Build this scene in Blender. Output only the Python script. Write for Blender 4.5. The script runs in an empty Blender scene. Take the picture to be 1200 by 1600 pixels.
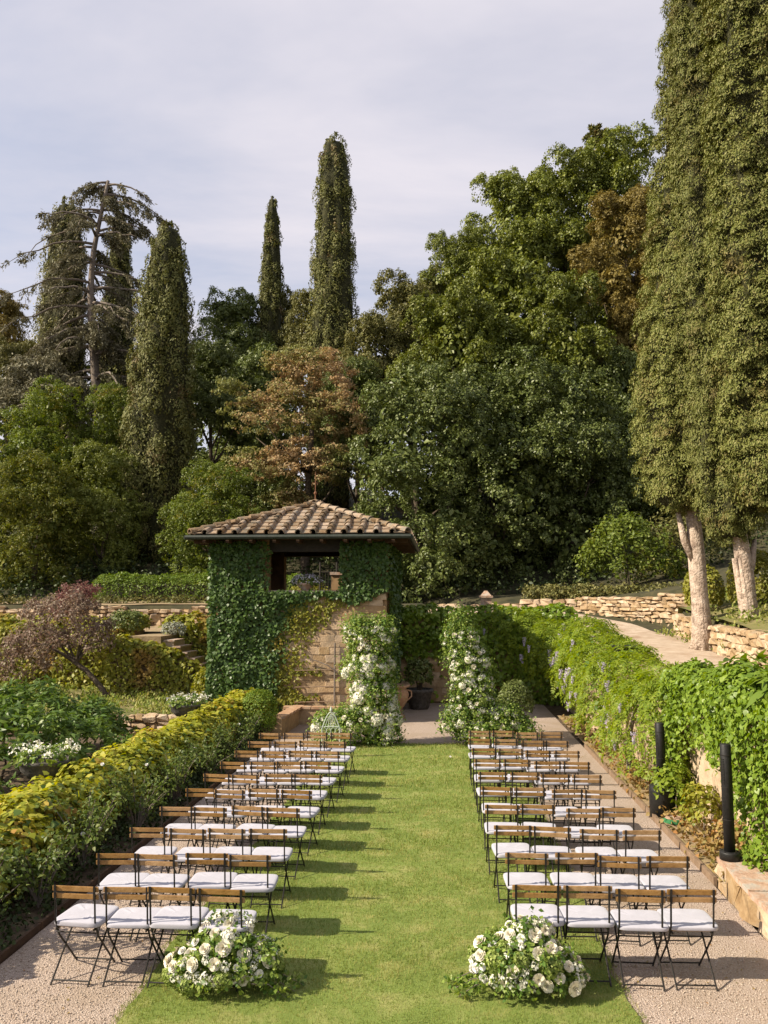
import bpy, bmesh, math, random
import numpy as np
from mathutils import Vector, Matrix

rng = np.random.default_rng(11)
random.seed(11)
R = math.radians
S = bpy.context.scene
COL = S.collection

# ------------------------------------------------------------------ camera, sky, sun, exposure
EYE = (0.0, 0.0, 3.32)
F_PX, PITCH, YAW = 1280.0, R(6.11), R(4.18)
cam = bpy.data.cameras.new('camera')
cam.sensor_fit = 'VERTICAL'; cam.sensor_height = 36.0
cam.lens = F_PX / 1600.0 * 36.0
cam.clip_start = 0.1; cam.clip_end = 2000.0
cam_ob = bpy.data.objects.new('camera', cam); COL.objects.link(cam_ob)
cam_ob.location = EYE
cam_ob.rotation_euler = (R(90) + PITCH, 0, YAW)
S.camera = cam_ob

SUN_EL, SUN_AZ = R(37), R(19)          # azimuth: how far the sun stands behind the camera, measured from due left
sun_vec = Vector((-math.cos(SUN_EL) * math.cos(SUN_AZ), -math.cos(SUN_EL) * math.sin(SUN_AZ), math.sin(SUN_EL)))
sl = bpy.data.lights.new('sun', 'SUN'); sl.energy = 5.0; sl.angle = R(0.55); sl.color = (1.0, 0.88, 0.70)
so = bpy.data.objects.new('sun', sl); COL.objects.link(so)
so.rotation_euler = (-sun_vec).to_track_quat('-Z', 'Y').to_euler()

W = bpy.data.worlds.new('World'); S.world = W; W.use_nodes = True
nt = W.node_tree; nt.nodes.clear()
def N(t, **k):
    n = nt.nodes.new(t)
    for a, b in k.items(): setattr(n, a, b)
    return n
out = N('ShaderNodeOutputWorld'); bg = N('ShaderNodeBackground'); bg.inputs[1].default_value = 0.1
sky = N('ShaderNodeTexSky', sky_type='NISHITA', sun_disc=False)
sky.sun_elevation = SUN_EL; sky.sun_rotation = math.atan2(sun_vec.x, sun_vec.y)
sky.air_density = 1.0; sky.dust_density = 1.5; sky.ozone_density = 1.5
tc = N('ShaderNodeTexCoord'); sp = N('ShaderNodeSeparateXYZ'); nt.links.new(tc.outputs['Generated'], sp.inputs[0])
mx = N('ShaderNodeMath', operation='MAXIMUM'); mx.inputs[1].default_value = 0.0; nt.links.new(sp.outputs[2], mx.inputs[0])
ad = N('ShaderNodeMath', operation='ADD'); ad.inputs[1].default_value = 0.22; nt.links.new(mx.outputs[0], ad.inputs[0])
cb = N('ShaderNodeCombineXYZ')
for i in (0, 1):
    dv = N('ShaderNodeMath', operation='DIVIDE'); nt.links.new(sp.outputs[i], dv.inputs[0]); nt.links.new(ad.outputs[0], dv.inputs[1])
    nt.links.new(dv.outputs[0], cb.inputs[i])
mp = N('ShaderNodeMapping'); mp.inputs['Rotation'].default_value = (0, 0, R(28)); mp.inputs['Scale'].default_value = (0.55, 1.5, 1)
mp.inputs['Location'].default_value = (0.6, 0.35, 0)
nt.links.new(cb.outputs[0], mp.inputs[0])
no = N('ShaderNodeTexNoise'); no.inputs['Scale'].default_value = 0.95; no.inputs['Detail'].default_value = 7; no.inputs['Roughness'].default_value = 0.58
no.inputs['Distortion'].default_value = 0.35
nt.links.new(mp.outputs[0], no.inputs['Vector'])
cr = N('ShaderNodeValToRGB'); cr.color_ramp.elements[0].position = 0.38; cr.color_ramp.elements[1].position = 0.60
cr.color_ramp.elements[0].color = (0.44, 0.44, 0.44, 1); cr.color_ramp.elements[1].color = (1, 1, 1, 1)
nt.links.new(no.outputs['Fac'], cr.inputs[0])
mixc = N('ShaderNodeMix', data_type='RGBA')
cl = N('ShaderNodeRGB'); cl.outputs[0].default_value = (4.65, 4.45, 4.85, 1)
nt.links.new(cr.outputs[0], mixc.inputs['Factor']); nt.links.new(sky.outputs[0], mixc.inputs['A']); nt.links.new(cl.outputs[0], mixc.inputs['B'])
nt.links.new(mixc.outputs['Result'], bg.inputs[0]); nt.links.new(bg.outputs[0], out.inputs[0])

S.view_settings.view_transform = 'Standard'; S.view_settings.look = 'None'
S.view_settings.gamma = 1.0; S.view_settings.use_curve_mapping = False
S.view_settings.exposure = 0.82
S.render.engine = 'CYCLES'
S.cycles.use_denoising = True
S.cycles.max_bounces = 5; S.cycles.diffuse_bounces = 3; S.cycles.glossy_bounces = 2
S.cycles.transmission_bounces = 3; S.cycles.transparent_max_bounces = 4
S.cycles.caustics_reflective = False; S.cycles.caustics_refractive = False

# pixel of the 1200x1600 photograph -> world point on the plane at depth y
_M = cam_ob.rotation_euler.to_matrix()
def at(px, py, y):
    d = _M @ Vector(((px - 600) / F_PX, (800 - py) / F_PX, -1))
    t = (y - EYE[1]) / d.y
    return Vector(EYE) + d * t

# ------------------------------------------------------------------ object helpers
def tag(o, label=None, cat=None, group=None, kind=None):
    if label: o['label'] = label
    if cat: o['category'] = cat
    if group: o['group'] = group
    if kind: o['kind'] = kind
    return o
def thing(name, label, cat, loc=(0, 0, 0), rz=0.0, group=None):
    o = bpy.data.objects.new(name, None); COL.objects.link(o)
    o.empty_display_size = 0.2
    o.location = loc; o.rotation_euler = (0, 0, rz)
    return tag(o, label, cat, group)
def link(name, me, parent=None, loc=(0, 0, 0), rot=(0, 0, 0), sc=(1, 1, 1)):
    o = bpy.data.objects.new(name, me); COL.objects.link(o)
    if parent: o.parent = parent
    o.location = loc; o.rotation_euler = rot; o.scale = sc
    return o
def children(o): return [c for c in ALLCH.get(o.name, [])]
ALLCH = {}
def copy_tree(o, parent=None):
    c = o.copy(); COL.objects.link(c)
    if parent: c.parent = parent
    for ch in list(o.children): copy_tree(ch, c)
    return c
def set_mat(o, m):
    o.material_slots[0].link = 'OBJECT'; o.material_slots[0].material = m

class MB:
    def __init__(s): s.v = []; s.f = []
    def add(s, vs, fs):
        b = len(s.v); s.v += [tuple(v) for v in vs]; s.f += [tuple(b + i for i in f) for f in fs]
        return s
    def box(s, c, d, rot=None, taper=1.0):
        hx, hy, hz = d[0] / 2, d[1] / 2, d[2] / 2
        vs = [Vector((x * hx * (taper if z > 0 else 1), y * hy * (taper if z > 0 else 1), z * hz)) for z in (-1, 1) for y in (-1, 1) for x in (-1, 1)]
        if rot is not None: vs = [rot @ v for v in vs]
        c = Vector(c)
        return s.add([v + c for v in vs], [(0, 2, 3, 1), (4, 5, 7, 6), (0, 1, 5, 4), (2, 6, 7, 3), (0, 4, 6, 2), (1, 3, 7, 5)])
    def tube(s, pts, rad, n=8, cap=True):
        pts = [Vector(p) for p in pts]
        if not hasattr(rad, '__len__'): rad = [rad] * len(pts)
        b = len(s.v); vs = []; fs = []
        prev = None
        for i, p in enumerate(pts):
            t = (pts[min(i + 1, len(pts) - 1)] - pts[max(i - 1, 0)])
            t = t.normalized() if t.length > 1e-9 else Vector((0, 0, 1))
            if prev is None:
                a = t.orthogonal().normalized()
            else:
                a = (prev - t * prev.dot(t)); a = a.normalized() if a.length > 1e-6 else t.orthogonal().normalized()
            prev = a; q = t.cross(a)
            for k in range(n):
                an = 2 * math.pi * k / n
                vs.append(p + (a * math.cos(an) + q * math.sin(an)) * rad[i])
        for i in range(len(pts) - 1):
            for k in range(n):
                k2 = (k + 1) % n
                fs.append((i * n + k, i * n + k2, (i + 1) * n + k2, (i + 1) * n + k))
        if cap:
            fs.append(tuple(range(n - 1, -1, -1))); m = (len(pts) - 1) * n
            fs.append(tuple(m + k for k in range(n)))
        return s.add(vs, fs)
    def lathe(s, prof, n=20, c=(0, 0, 0)):
        vs = []; fs = []
        for r, z in prof:
            for k in range(n):
                an = 2 * math.pi * k / n
                vs.append((c[0] + r * math.cos(an), c[1] + r * math.sin(an), c[2] + z))
        m = len(prof)
        for i in range(m - 1):
            for k in range(n):
                k2 = (k + 1) % n
                fs.append((i * n + k, i * n + k2, (i + 1) * n + k2, (i + 1) * n + k))
        fs.append(tuple(range(n - 1, -1, -1))); fs.append(tuple((m - 1) * n + k for k in range(n)))
        return s.add(vs, fs)
    def mesh(s, name, mat, smooth=False):
        me = bpy.data.meshes.new(name); me.from_pydata(s.v, [], s.f)
        if mat: me.materials.append(mat)
        if smooth: me.shade_smooth()
        me.update(); return me
    def build(s, name, mat, parent=None, smooth=False, loc=(0, 0, 0), rot=(0, 0, 0)):
        return link(name, s.mesh(name, mat, smooth), parent, loc, rot)

def np_mesh(name, V, Fc, mat):
    me = bpy.data.meshes.new(name)
    V = np.ascontiguousarray(V, dtype=np.float32); Fc = np.ascontiguousarray(Fc, dtype=np.int32)
    n, k = Fc.shape
    me.vertices.add(len(V)); me.vertices.foreach_set('co', V.ravel())
    me.loops.add(n * k); me.loops.foreach_set('vertex_index', Fc.ravel())
    me.polygons.add(n); me.polygons.foreach_set('loop_start', np.arange(0, n * k, k, dtype=np.int32))
    me.polygons.foreach_set('loop_total', np.full(n, k, dtype=np.int32))
    if mat: me.materials.append(mat)
    me.update(calc_edges=True); me.validate()
    return me

# leaf templates: (verts: across, along, out), faces
T_LEAF = (np.array([(0, 0, 0), (.34, .45, .10), (0, 1, -.05), (-.34, .45, .10)]), np.array([(0, 1, 2), (0, 2, 3)]))
T_TUFT = (np.array([(0, 0, 0), (.24, .45, .04), (0, 1, .10), (-.24, .45, .04)]), np.array([(0, 1, 2), (0, 2, 3)]))
T_SPRAY = (np.array([(0, 0, 0), (.17, .4, .03), (0, 1, .10), (-.17, .4, .03)]), np.array([(0, 1, 2), (0, 2, 3)]))
T_IVY = (np.array([(0, 0, .03), (.48, .2, -.05), (.33, .6, .0), (0, 1, -.12), (-.33, .6, .0), (-.48, .2, -.05)]),
         np.array([(0, 1, 2), (0, 2, 3), (0, 3, 4), (0, 4, 5)]))
T_BLADE = (np.array([(-.5, 0, 0), (.5, 0, 0), (0, 1, .25)]), np.array([(0, 1, 2)]))
T_PINNA = (np.array([(0, 0, 0), (.16, .25, .03), (.14, .55, .02), (0, 1, -.12), (-.14, .55, .02), (-.16, .25, .03)]),
           np.array([(0, 1, 5), (1, 2, 5), (2, 4, 5), (2, 3, 4)]))
def unit(a):
    a = np.asarray(a, dtype=float)
    return a / np.maximum(np.linalg.norm(a, axis=-1, keepdims=True), 1e-9)
def rdir(n): return unit(rng.normal(size=(n, 3)))
def leaves_geo(P, Nn, T, Sz, templ):
    tv, tf = templ
    Nn = unit(Nn); T = T - Nn * (T * Nn).sum(1, keepdims=True)
    bad = np.linalg.norm(T, axis=1) < 1e-4
    T[bad] = np.cross(Nn[bad], [1, .3, .2])
    T = unit(T); B = np.cross(T, Nn)
    Sz = np.broadcast_to(np.asarray(Sz, dtype=float), (len(P),))
    V = P[:, None, :] + Sz[:, None, None] * (tv[None, :, 0, None] * B[:, None, :] + tv[None, :, 1, None] * T[:, None, :] + tv[None, :, 2, None] * Nn[:, None, :])
    Fc = tf[None] + (np.arange(len(P)) * len(tv))[:, None, None]
    return V.reshape(-1, 3), Fc.reshape(-1, tf.shape[1])
def leaf_mesh(name, P, Nn, T, Sz, templ, mat):
    V, Fc = leaves_geo(P, Nn, T, Sz, templ)
    return np_mesh(name, V, Fc, mat)
def wob(x, y, s=1.0, seed=0):
    x = x * s + seed * 1.7; y = y * s - seed * 2.3
    return (np.sin(x * 1.3 + 1.1 * np.sin(y * .9)) + np.sin(y * 1.7 - x * .6 + 2) * .8 + np.sin(x * 3.1 + y * 2.3) * .4 + np.sin(x * 6.7 - y * 5.1 + 1) * .2) / 2.4

# ------------------------------------------------------------------ materials
MATS = {}
def new_mat(name):
    m = bpy.data.materials.new(name); m.use_nodes = True
    t = m.node_tree; t.nodes.clear()
    MATS[name] = m
    return m, t
def nd(t, typ, **k):
    n = t.nodes.new(typ)
    for a, b in k.items():
        if isinstance(a, str) and hasattr(n, a): setattr(n, a, b)
    return n
def ramp(t, cols, pos=None, interp='LINEAR'):
    r = t.nodes.new('ShaderNodeValToRGB'); e = r.color_ramp; e.interpolation = interp
    n = len(cols)
    pos = pos or [i / (n - 1) for i in range(n)]
    while len(e.elements) < n: e.elements.new(0.5)
    for i in range(n):
        e.elements[i].position = pos[i]; e.elements[i].color = (*cols[i], 1)
    return r
def leaf_mat(name, cols, trans=0.3, rough=0.6, patch=None, pscale=0.5, ppos=(0.45, 0.6), spec=0.22, patch2=None):
    m, t = new_mat(name); L = t.links.new
    o = nd(t, 'ShaderNodeOutputMaterial'); g = nd(t, 'ShaderNodeNewGeometry')
    r = ramp(t, cols); L(g.outputs['Random Per Island'], r.inputs[0]); c = r.outputs[0]
    tcn = nd(t, 'ShaderNodeTexCoord')
    if patch:
        nz = nd(t, 'ShaderNodeTexNoise'); nz.inputs['Scale'].default_value = pscale; nz.inputs['Detail'].default_value = 3
        L(tcn.outputs['Object'], nz.inputs['Vector'])
        ad_ = nd(t, 'ShaderNodeMath', operation='MULTIPLY_ADD'); ad_.inputs[1].default_value = 0.14; L(g.outputs['Random Per Island'], ad_.inputs[0]); L(nz.outputs['Fac'], ad_.inputs[2])
        rr = ramp(t, [(0, 0, 0), (1, 1, 1)], [ppos[0] + .07, ppos[1] + .07]); L(ad_.outputs[0], rr.inputs[0])
        r2 = ramp(t, patch); L(g.outputs['Random Per Island'], r2.inputs[0])
        mm = nd(t, 'ShaderNodeMix', data_type='RGBA'); L(rr.outputs[0], mm.inputs['Factor']); L(c, mm.inputs['A']); L(r2.outputs[0], mm.inputs['B']); c = mm.outputs['Result']
    oi = nd(t, 'ShaderNodeObjectInfo'); hs = nd(t, 'ShaderNodeHueSaturation')
    ml = nd(t, 'ShaderNodeMath', operation='MULTIPLY_ADD'); ml.inputs[1].default_value = 0.22; ml.inputs[2].default_value = 0.89
    L(oi.outputs['Random'], ml.inputs[0]); L(ml.outputs[0], hs.inputs['Value']); L(c, hs.inputs['Color']); c = hs.outputs[0]
    p = nd(t, 'ShaderNodeBsdfPrincipled'); L(c, p.inputs['Base Color']); p.inputs['Roughness'].default_value = rough
    p.inputs['Specular IOR Level'].default_value = spec
    if trans > 0:
        tr = nd(t, 'ShaderNodeBsdfTranslucent'); h2 = nd(t, 'ShaderNodeHueSaturation'); h2.inputs['Hue'].default_value = 0.49; h2.inputs['Saturation'].default_value = 1.15; h2.inputs['Value'].default_value = 1.5
        L(c, h2.inputs['Color']); L(h2.outputs[0], tr.inputs[0])
        ms = nd(t, 'ShaderNodeMixShader'); ms.inputs[0].default_value = trans; L(p.outputs[0], ms.inputs[1]); L(tr.outputs[0], ms.inputs[2]); L(ms.outputs[0], o.inputs[0])
    else: L(p.outputs[0], o.inputs[0])
    return m
def surf_mat(name, cols, scale=8.0, detail=6, rough=0.85, bump=0.0, bscale=None, island=0.0, objrand=0.0, pos=None, metal=0.0, spec=0.3, stains=None, sscale=1.2, spos=(0.5, 0.65), bdist=0.02, vor=None, sheen=0.0):
    """noise-coloured surface with relief; objrand varies value from object to object"""
    m, t = new_mat(name); L = t.links.new
    o = nd(t, 'ShaderNodeOutputMaterial'); tcn = nd(t, 'ShaderNodeTexCoord')
    geo = nd(t, 'ShaderNodeNewGeometry')
    nz = nd(t, 'ShaderNodeTexNoise'); nz.inputs['Scale'].default_value = scale; nz.inputs['Detail'].default_value = detail; nz.inputs['Roughness'].default_value = 0.62
    L(geo.outputs['Position'], nz.inputs['Vector'])
    r = ramp(t, cols, pos or [0.3 + 0.4 * i / (len(cols) - 1) for i in range(len(cols))]); L(nz.outputs['Fac'], r.inputs[0]); c = r.outputs[0]
    if stains:
        n2 = nd(t, 'ShaderNodeTexNoise'); n2.inputs['Scale'].default_value = sscale; n2.inputs['Detail'].default_value = 5; n2.inputs['Roughness'].default_value = .65
        L(geo.outputs['Position'], n2.inputs['Vector'])
        r2 = ramp(t, [(0, 0, 0), (1, 1, 1)], list(spos)); L(n2.outputs['Fac'], r2.inputs[0])
        mm = nd(t, 'ShaderNodeMix', data_type='RGBA'); L(r2.outputs[0], mm.inputs['Factor']); L(c, mm.inputs['A']); mm.inputs['B'].default_value = (*stains, 1); c = mm.outputs['Result']
    if objrand > 0:
        oi = nd(t, 'ShaderNodeObjectInfo'); hs = nd(t, 'ShaderNodeHueSaturation')
        ml = nd(t, 'ShaderNodeMath', operation='MULTIPLY_ADD'); ml.inputs[1].default_value = objrand; ml.inputs[2].default_value = 1 - objrand / 2
        L(oi.outputs['Random'], ml.inputs[0]); L(ml.outputs[0], hs.inputs['Value']); 
        m3 = nd(t, 'ShaderNodeMath', operation='MULTIPLY_ADD'); m3.inputs[1].default_value = -objrand * .6; m3.inputs[2].default_value = 1.0 + objrand * .2
        L(oi.outputs['Random'], m3.inputs[0]); L(m3.outputs[0], hs.inputs['Saturation']); L(c, hs.inputs['Color']); c = hs.outputs[0]
    p = nd(t, 'ShaderNodeBsdfPrincipled'); L(c, p.inputs['Base Color']); p.inputs['Roughness'].default_value = rough
    p.inputs['Metallic'].default_value = metal; p.inputs['Specular IOR Level'].default_value = spec
    if sheen: p.inputs['Sheen Weight'].default_value = sheen
    if bump > 0:
        h = None
        if vor:
            v = nd(t, 'ShaderNodeTexVoronoi'); v.inputs['Scale'].default_value = vor; L(geo.outputs['Position'], v.inputs['Vector']); h = v.outputs['Distance']
        else:
            n3 = nd(t, 'ShaderNodeTexNoise'); n3.inputs['Scale'].default_value = bscale or scale * 2; n3.inputs['Detail'].default_value = 6
            L(geo.outputs['Position'], n3.inputs['Vector']); h = n3.outputs['Fac']
        b = nd(t, 'ShaderNodeBump'); b.inputs['Strength'].default_value = bump; b.inputs['Distance'].default_value = bdist; L(h, b.inputs['Height']); L(b.outputs[0], p.inputs['Normal'])
    L(p.outputs[0], o.inputs[0])
    return m

m_gravel = surf_mat('gravel', [(0.215, 0.158, 0.119), (0.375, 0.297, 0.242), (0.50, 0.423, 0.366)], 60, 3, .95, 0.8, vor=75, bdist=.012, stains=(0.292, 0.225, 0.162), sscale=.9, spos=(.45, .75), pos=[.3, .5, .72])
m_pebble = surf_mat('pebble', [(.42, .33, .25), (.60, .50, .41)], 25, 2, .9, objrand=0)
m_soil = surf_mat('soil', [(.035, .025, .016), (.10, .07, .045), (.16, .12, .07)], 6, 8, .95, .8, bscale=20)
m_lawn = surf_mat('lawn', [(0.119, 0.167, 0.030), (0.167, 0.221, 0.045), (0.216, 0.254, 0.065)], 1.3, 8, .9, .6, bscale=160, bdist=.02, stains=(0.292, 0.286, 0.097), sscale=2.6, spos=(.50, .72))
m_road = surf_mat('road', [(0.333, 0.251, 0.182), (0.423, 0.335, 0.250), (0.504, 0.419, 0.326)], 3, 8, .95, .5, bscale=40, stains=(0.297, 0.205, 0.134), sscale=.7, spos=(.5, .7))
m_hill = surf_mat('hillside', [(.020, .022, .010), (.045, .042, .02), (.075, .065, .03)], 1.5, 8, .95, .6, bscale=6)
m_bank = surf_mat('bank', [(.09, .10, .03), (.16, .15, .05), (.25, .19, .10)], 1.5, 8, .95, .8, bscale=14)
m_terr = surf_mat('terrace_earth', [(.20, .14, .08), (.30, .22, .13), (.16, .15, .06)], 2.5, 8, .95, .8, bscale=14)
m_stone = surf_mat('tan_stone', [(0.270, 0.180, 0.099), (0.396, 0.279, 0.162), (0.495, 0.378, 0.243)], 6, 8, .9, .7, bscale=22, objrand=.55, stains=(0.234, 0.180, 0.126), sscale=3, spos=(.52, .72))
m_pstone = surf_mat('pavilion_stone', [(.30, .20, .11), (.42, .29, .16), (.50, .37, .22)], 5, 8, .9, .6, bscale=25, objrand=.45, stains=(.22, .17, .11), sscale=2.2, spos=(.5, .75))
m_core = surf_mat('wall_core', [(.10, .07, .04), (.20, .14, .08)], 8, 6, .95, .5)
m_plaster = surf_mat('old_plaster', [(.22, .13, .06), (.32, .20, .10), (.38, .26, .14)], 3, 8, .9, .5, stains=(.14, .10, .06), sscale=2)
m_tile = surf_mat('terracotta_tile', [(.17, .11, .062), (.26, .175, .10), (.36, .275, .18)], 9, 8, .88, .5, bscale=40, objrand=.7, stains=(.17, .145, .105), sscale=4.5, spos=(.48, .62))
m_pot = surf_mat('terracotta', [(.28, .16, .09), (.38, .235, .14), (.45, .32, .22)], 6, 6, .85, .3, stains=(.40, .34, .26), sscale=5, spos=(.55, .75))
m_stone_shade = surf_mat('weathered_stone_and_shade', [(.05, .045, .04), (.10, .09, .08), (.16, .15, .13)], 12, 6, .9, .5)  # stone of the hedge bowls; on the large pot its dark paints shade
m_wood = surf_mat('slat_wood', [(0.238, 0.128, 0.040), (0.326, 0.185, 0.066), (0.396, 0.238, 0.097)], 14, 5, .42, .15, bscale=60, objrand=.35, spec=.4)
m_metal = surf_mat('dark_steel', [(.012, .011, .010), (.026, .023, .020)], 30, 3, .45, spec=.28)
m_cush = surf_mat('white_cotton', [(0.360, 0.355, 0.403), (0.403, 0.398, 0.446)], 3, 4, .85, .25, bscale=24, bdist=.006, sheen=.2)
m_black = surf_mat('black_plastic', [(.010, .010, .010), (.020, .019, .018)], 40, 3, .5, .1, bscale=200)
m_gutter = surf_mat('gutter_paint', [(.020, .030, .022), (.045, .05, .04)], 10, 4, .5)
m_beam = surf_mat('old_beam', [(.04, .022, .012), (.09, .05, .028)], 8, 6, .8, .3)
m_rust = surf_mat('rusty_iron', [(.14, .06, .03), (.22, .10, .05)], 15, 5, .8)
m_iron_shade = surf_mat('iron_and_shade', [(.02, .018, .015), (.05, .04, .03)], 15, 5, .7)  # iron of the gate; on the front lintel this dark imitates shade
m_pale = surf_mat('pale_green_iron', [(0.336, 0.400, 0.336), (0.464, 0.496, 0.416)], 12, 4, .6)
m_bark = surf_mat('cypress_bark', [(.22, .16, .12), (.42, .33, .26), (.54, .45, .37)], 7, 8, .95, 1.0, bscale=16, bdist=.06, stains=(.14, .10, .075), sscale=2.5, spos=(.52, .7))
m_bark2 = surf_mat('oak_bark', [(.05, .035, .025), (.11, .085, .06)], 8, 8, .95, 1.0, bscale=16, bdist=.05)
m_branch = surf_mat('cedar_bark', [(.12, .095, .075), (.21, .175, .145)], 8, 8, .95, .6)
m_edge = surf_mat('edging_board', [(.15, .10, .065), (.25, .175, .115)], 8, 6, .85, .3)
m_flag = surf_mat('flagstone', [(.30, .18, .12), (.42, .28, .20), (.48, .40, .33)], 9, 8, .9, .5, bscale=30, stains=(.38, .34, .29), sscale=5, spos=(.5, .62))
m_petal = surf_mat('cream_petal', [(.66, .60, .44), (.80, .75, .62)], 30, 3, .6, objrand=.12, sheen=.2)
m_white = surf_mat('white_petal', [(.76, .74, .66), (.85, .83, .78)], 30, 3, .6, objrand=.10)
m_green_fl = leaf_mat('green_hydrangea', [(.16, .22, .04), (.27, .34, .08), (.38, .42, .15)], .2)
m_whiteleaf = leaf_mat('white_florets', [(.66, .64, .48), (.80, .78, .68), (.86, .85, .80)], .2)
m_lilac = leaf_mat('lilac_florets', [(0.414, 0.325, 0.528), (0.552, 0.475, 0.638), (0.667, 0.625, 0.726)], .25)
m_purpflow = leaf_mat('mauve_florets', [(.42, .40, .50), (.6, .58, .64), (.7, .68, .72)], .2)
m_pink = leaf_mat('pink_florets', [(.70, .48, .40), (.80, .66, .58)], .2)

g_cyp = leaf_mat('cypress_leaf', [(0.095, 0.114, 0.023), (0.144, 0.160, 0.034), (0.194, 0.200, 0.053), (0.228, 0.215, 0.070)], .12, .6, patch=[(0.122, 0.099, 0.030), (0.188, 0.151, 0.048)], pscale=.9, ppos=(.58, .70))
g_cypd = leaf_mat('far_cypress_leaf', [(0.097, 0.110, 0.029), (0.148, 0.154, 0.041), (0.200, 0.189, 0.062)], .12, .6, patch=[(0.129, 0.097, 0.039), (0.181, 0.129, 0.057)], pscale=.6, ppos=(.58, .7))
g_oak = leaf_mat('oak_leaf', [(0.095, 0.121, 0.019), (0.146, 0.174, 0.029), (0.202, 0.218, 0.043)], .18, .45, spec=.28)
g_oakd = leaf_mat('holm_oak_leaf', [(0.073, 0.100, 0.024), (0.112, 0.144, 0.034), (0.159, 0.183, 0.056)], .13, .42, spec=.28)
g_bright = leaf_mat('bright_leaf', [(0.090, 0.129, 0.019), (0.132, 0.177, 0.028), (0.185, 0.218, 0.047)], .28, .45, patch=[(0.224, 0.190, 0.022), (0.269, 0.246, 0.045)], pscale=.5, ppos=(.6, .7))
g_olive = leaf_mat('olive_leaf', [(0.098, 0.103, 0.032), (0.144, 0.144, 0.044), (0.196, 0.178, 0.063)], .2, .5)
g_gold = leaf_mat('gold_leaf', [(.15, .115, .028), (.21, .165, .042), (.26, .21, .065)], .2, .5)
g_brown = leaf_mat('russet_leaf', [(0.280, 0.183, 0.086), (0.381, 0.266, 0.138), (0.448, 0.354, 0.201)], .25, .55, patch=[(0.134, 0.153, 0.046), (0.202, 0.201, 0.063)], pscale=.34, ppos=(.46, .58))
g_cedar = leaf_mat('cedar_needle', [(.105, .100, .055), (.15, .14, .08), (.20, .18, .115)], .12, .6)
g_yell = leaf_mat('creeper_leaf', [(0.198, 0.228, 0.022), (0.324, 0.332, 0.036), (0.450, 0.418, 0.068)], .38, .5, patch=[(0.378, 0.285, 0.045), (0.414, 0.237, 0.063)], pscale=1.1, ppos=(.60, .74))
g_yell2 = leaf_mat('pale_creeper_leaf', [(0.149, 0.172, 0.025), (0.241, 0.247, 0.034), (0.333, 0.310, 0.052)], .32, .45, patch=[(0.299, 0.172, 0.046), (0.322, 0.218, 0.057)], pscale=.8, ppos=(.56, .68))
g_ivy = leaf_mat('dark_ivy_leaf', [(0.044, 0.086, 0.020), (0.067, 0.121, 0.028), (0.098, 0.155, 0.037)], .25, .4, spec=.28)
g_ivyr = leaf_mat('ivy_leaf', [(0.098, 0.159, 0.019), (0.156, 0.236, 0.027), (0.221, 0.295, 0.042)], .32, .38, spec=.28)
g_wist = leaf_mat('wisteria_leaf', [(0.120, 0.187, 0.018), (0.192, 0.259, 0.026), (0.252, 0.303, 0.040)], .4, .45)
g_box = leaf_mat('box_leaf', [(0.081, 0.138, 0.016), (0.127, 0.190, 0.023), (0.172, 0.230, 0.034)], .25, .5)
g_boxy = leaf_mat('yellow_box_leaf', [(0.161, 0.178, 0.023), (0.218, 0.218, 0.034), (0.276, 0.253, 0.052)], .25, .5)
g_plum = leaf_mat('plum_leaf', [(0.156, 0.098, 0.072), (0.234, 0.165, 0.123), (0.286, 0.240, 0.174)], .3, .5)
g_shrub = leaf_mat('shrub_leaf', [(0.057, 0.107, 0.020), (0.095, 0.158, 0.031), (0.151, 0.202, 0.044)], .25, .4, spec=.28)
g_rose = leaf_mat('rose_leaf', [(.06, .10, .02), (.11, .155, .035), (.17, .20, .06)], .3, .45)
g_bouq = leaf_mat('bouquet_leaf', [(0.060, 0.120, 0.024), (0.108, 0.180, 0.030), (0.192, 0.264, 0.048), (0.264, 0.324, 0.072)], .3, .42, spec=.28)
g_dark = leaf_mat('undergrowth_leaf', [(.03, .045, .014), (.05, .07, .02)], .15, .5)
g_grass = leaf_mat('grass_blade', [(0.118, 0.167, 0.029), (0.168, 0.221, 0.044), (0.224, 0.265, 0.063), (0.314, 0.308, 0.105)], .3, .6, spec=.2, patch=[(0.213, 0.232, 0.058), (0.291, 0.292, 0.084), (0.403, 0.356, 0.137)], pscale=2.4, ppos=(.50, .68))
g_dry = leaf_mat('dry_plant', [(.26, .20, .08), (.36, .24, .09), (.20, .19, .06), (.40, .20, .07)], .25, .6)

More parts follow.
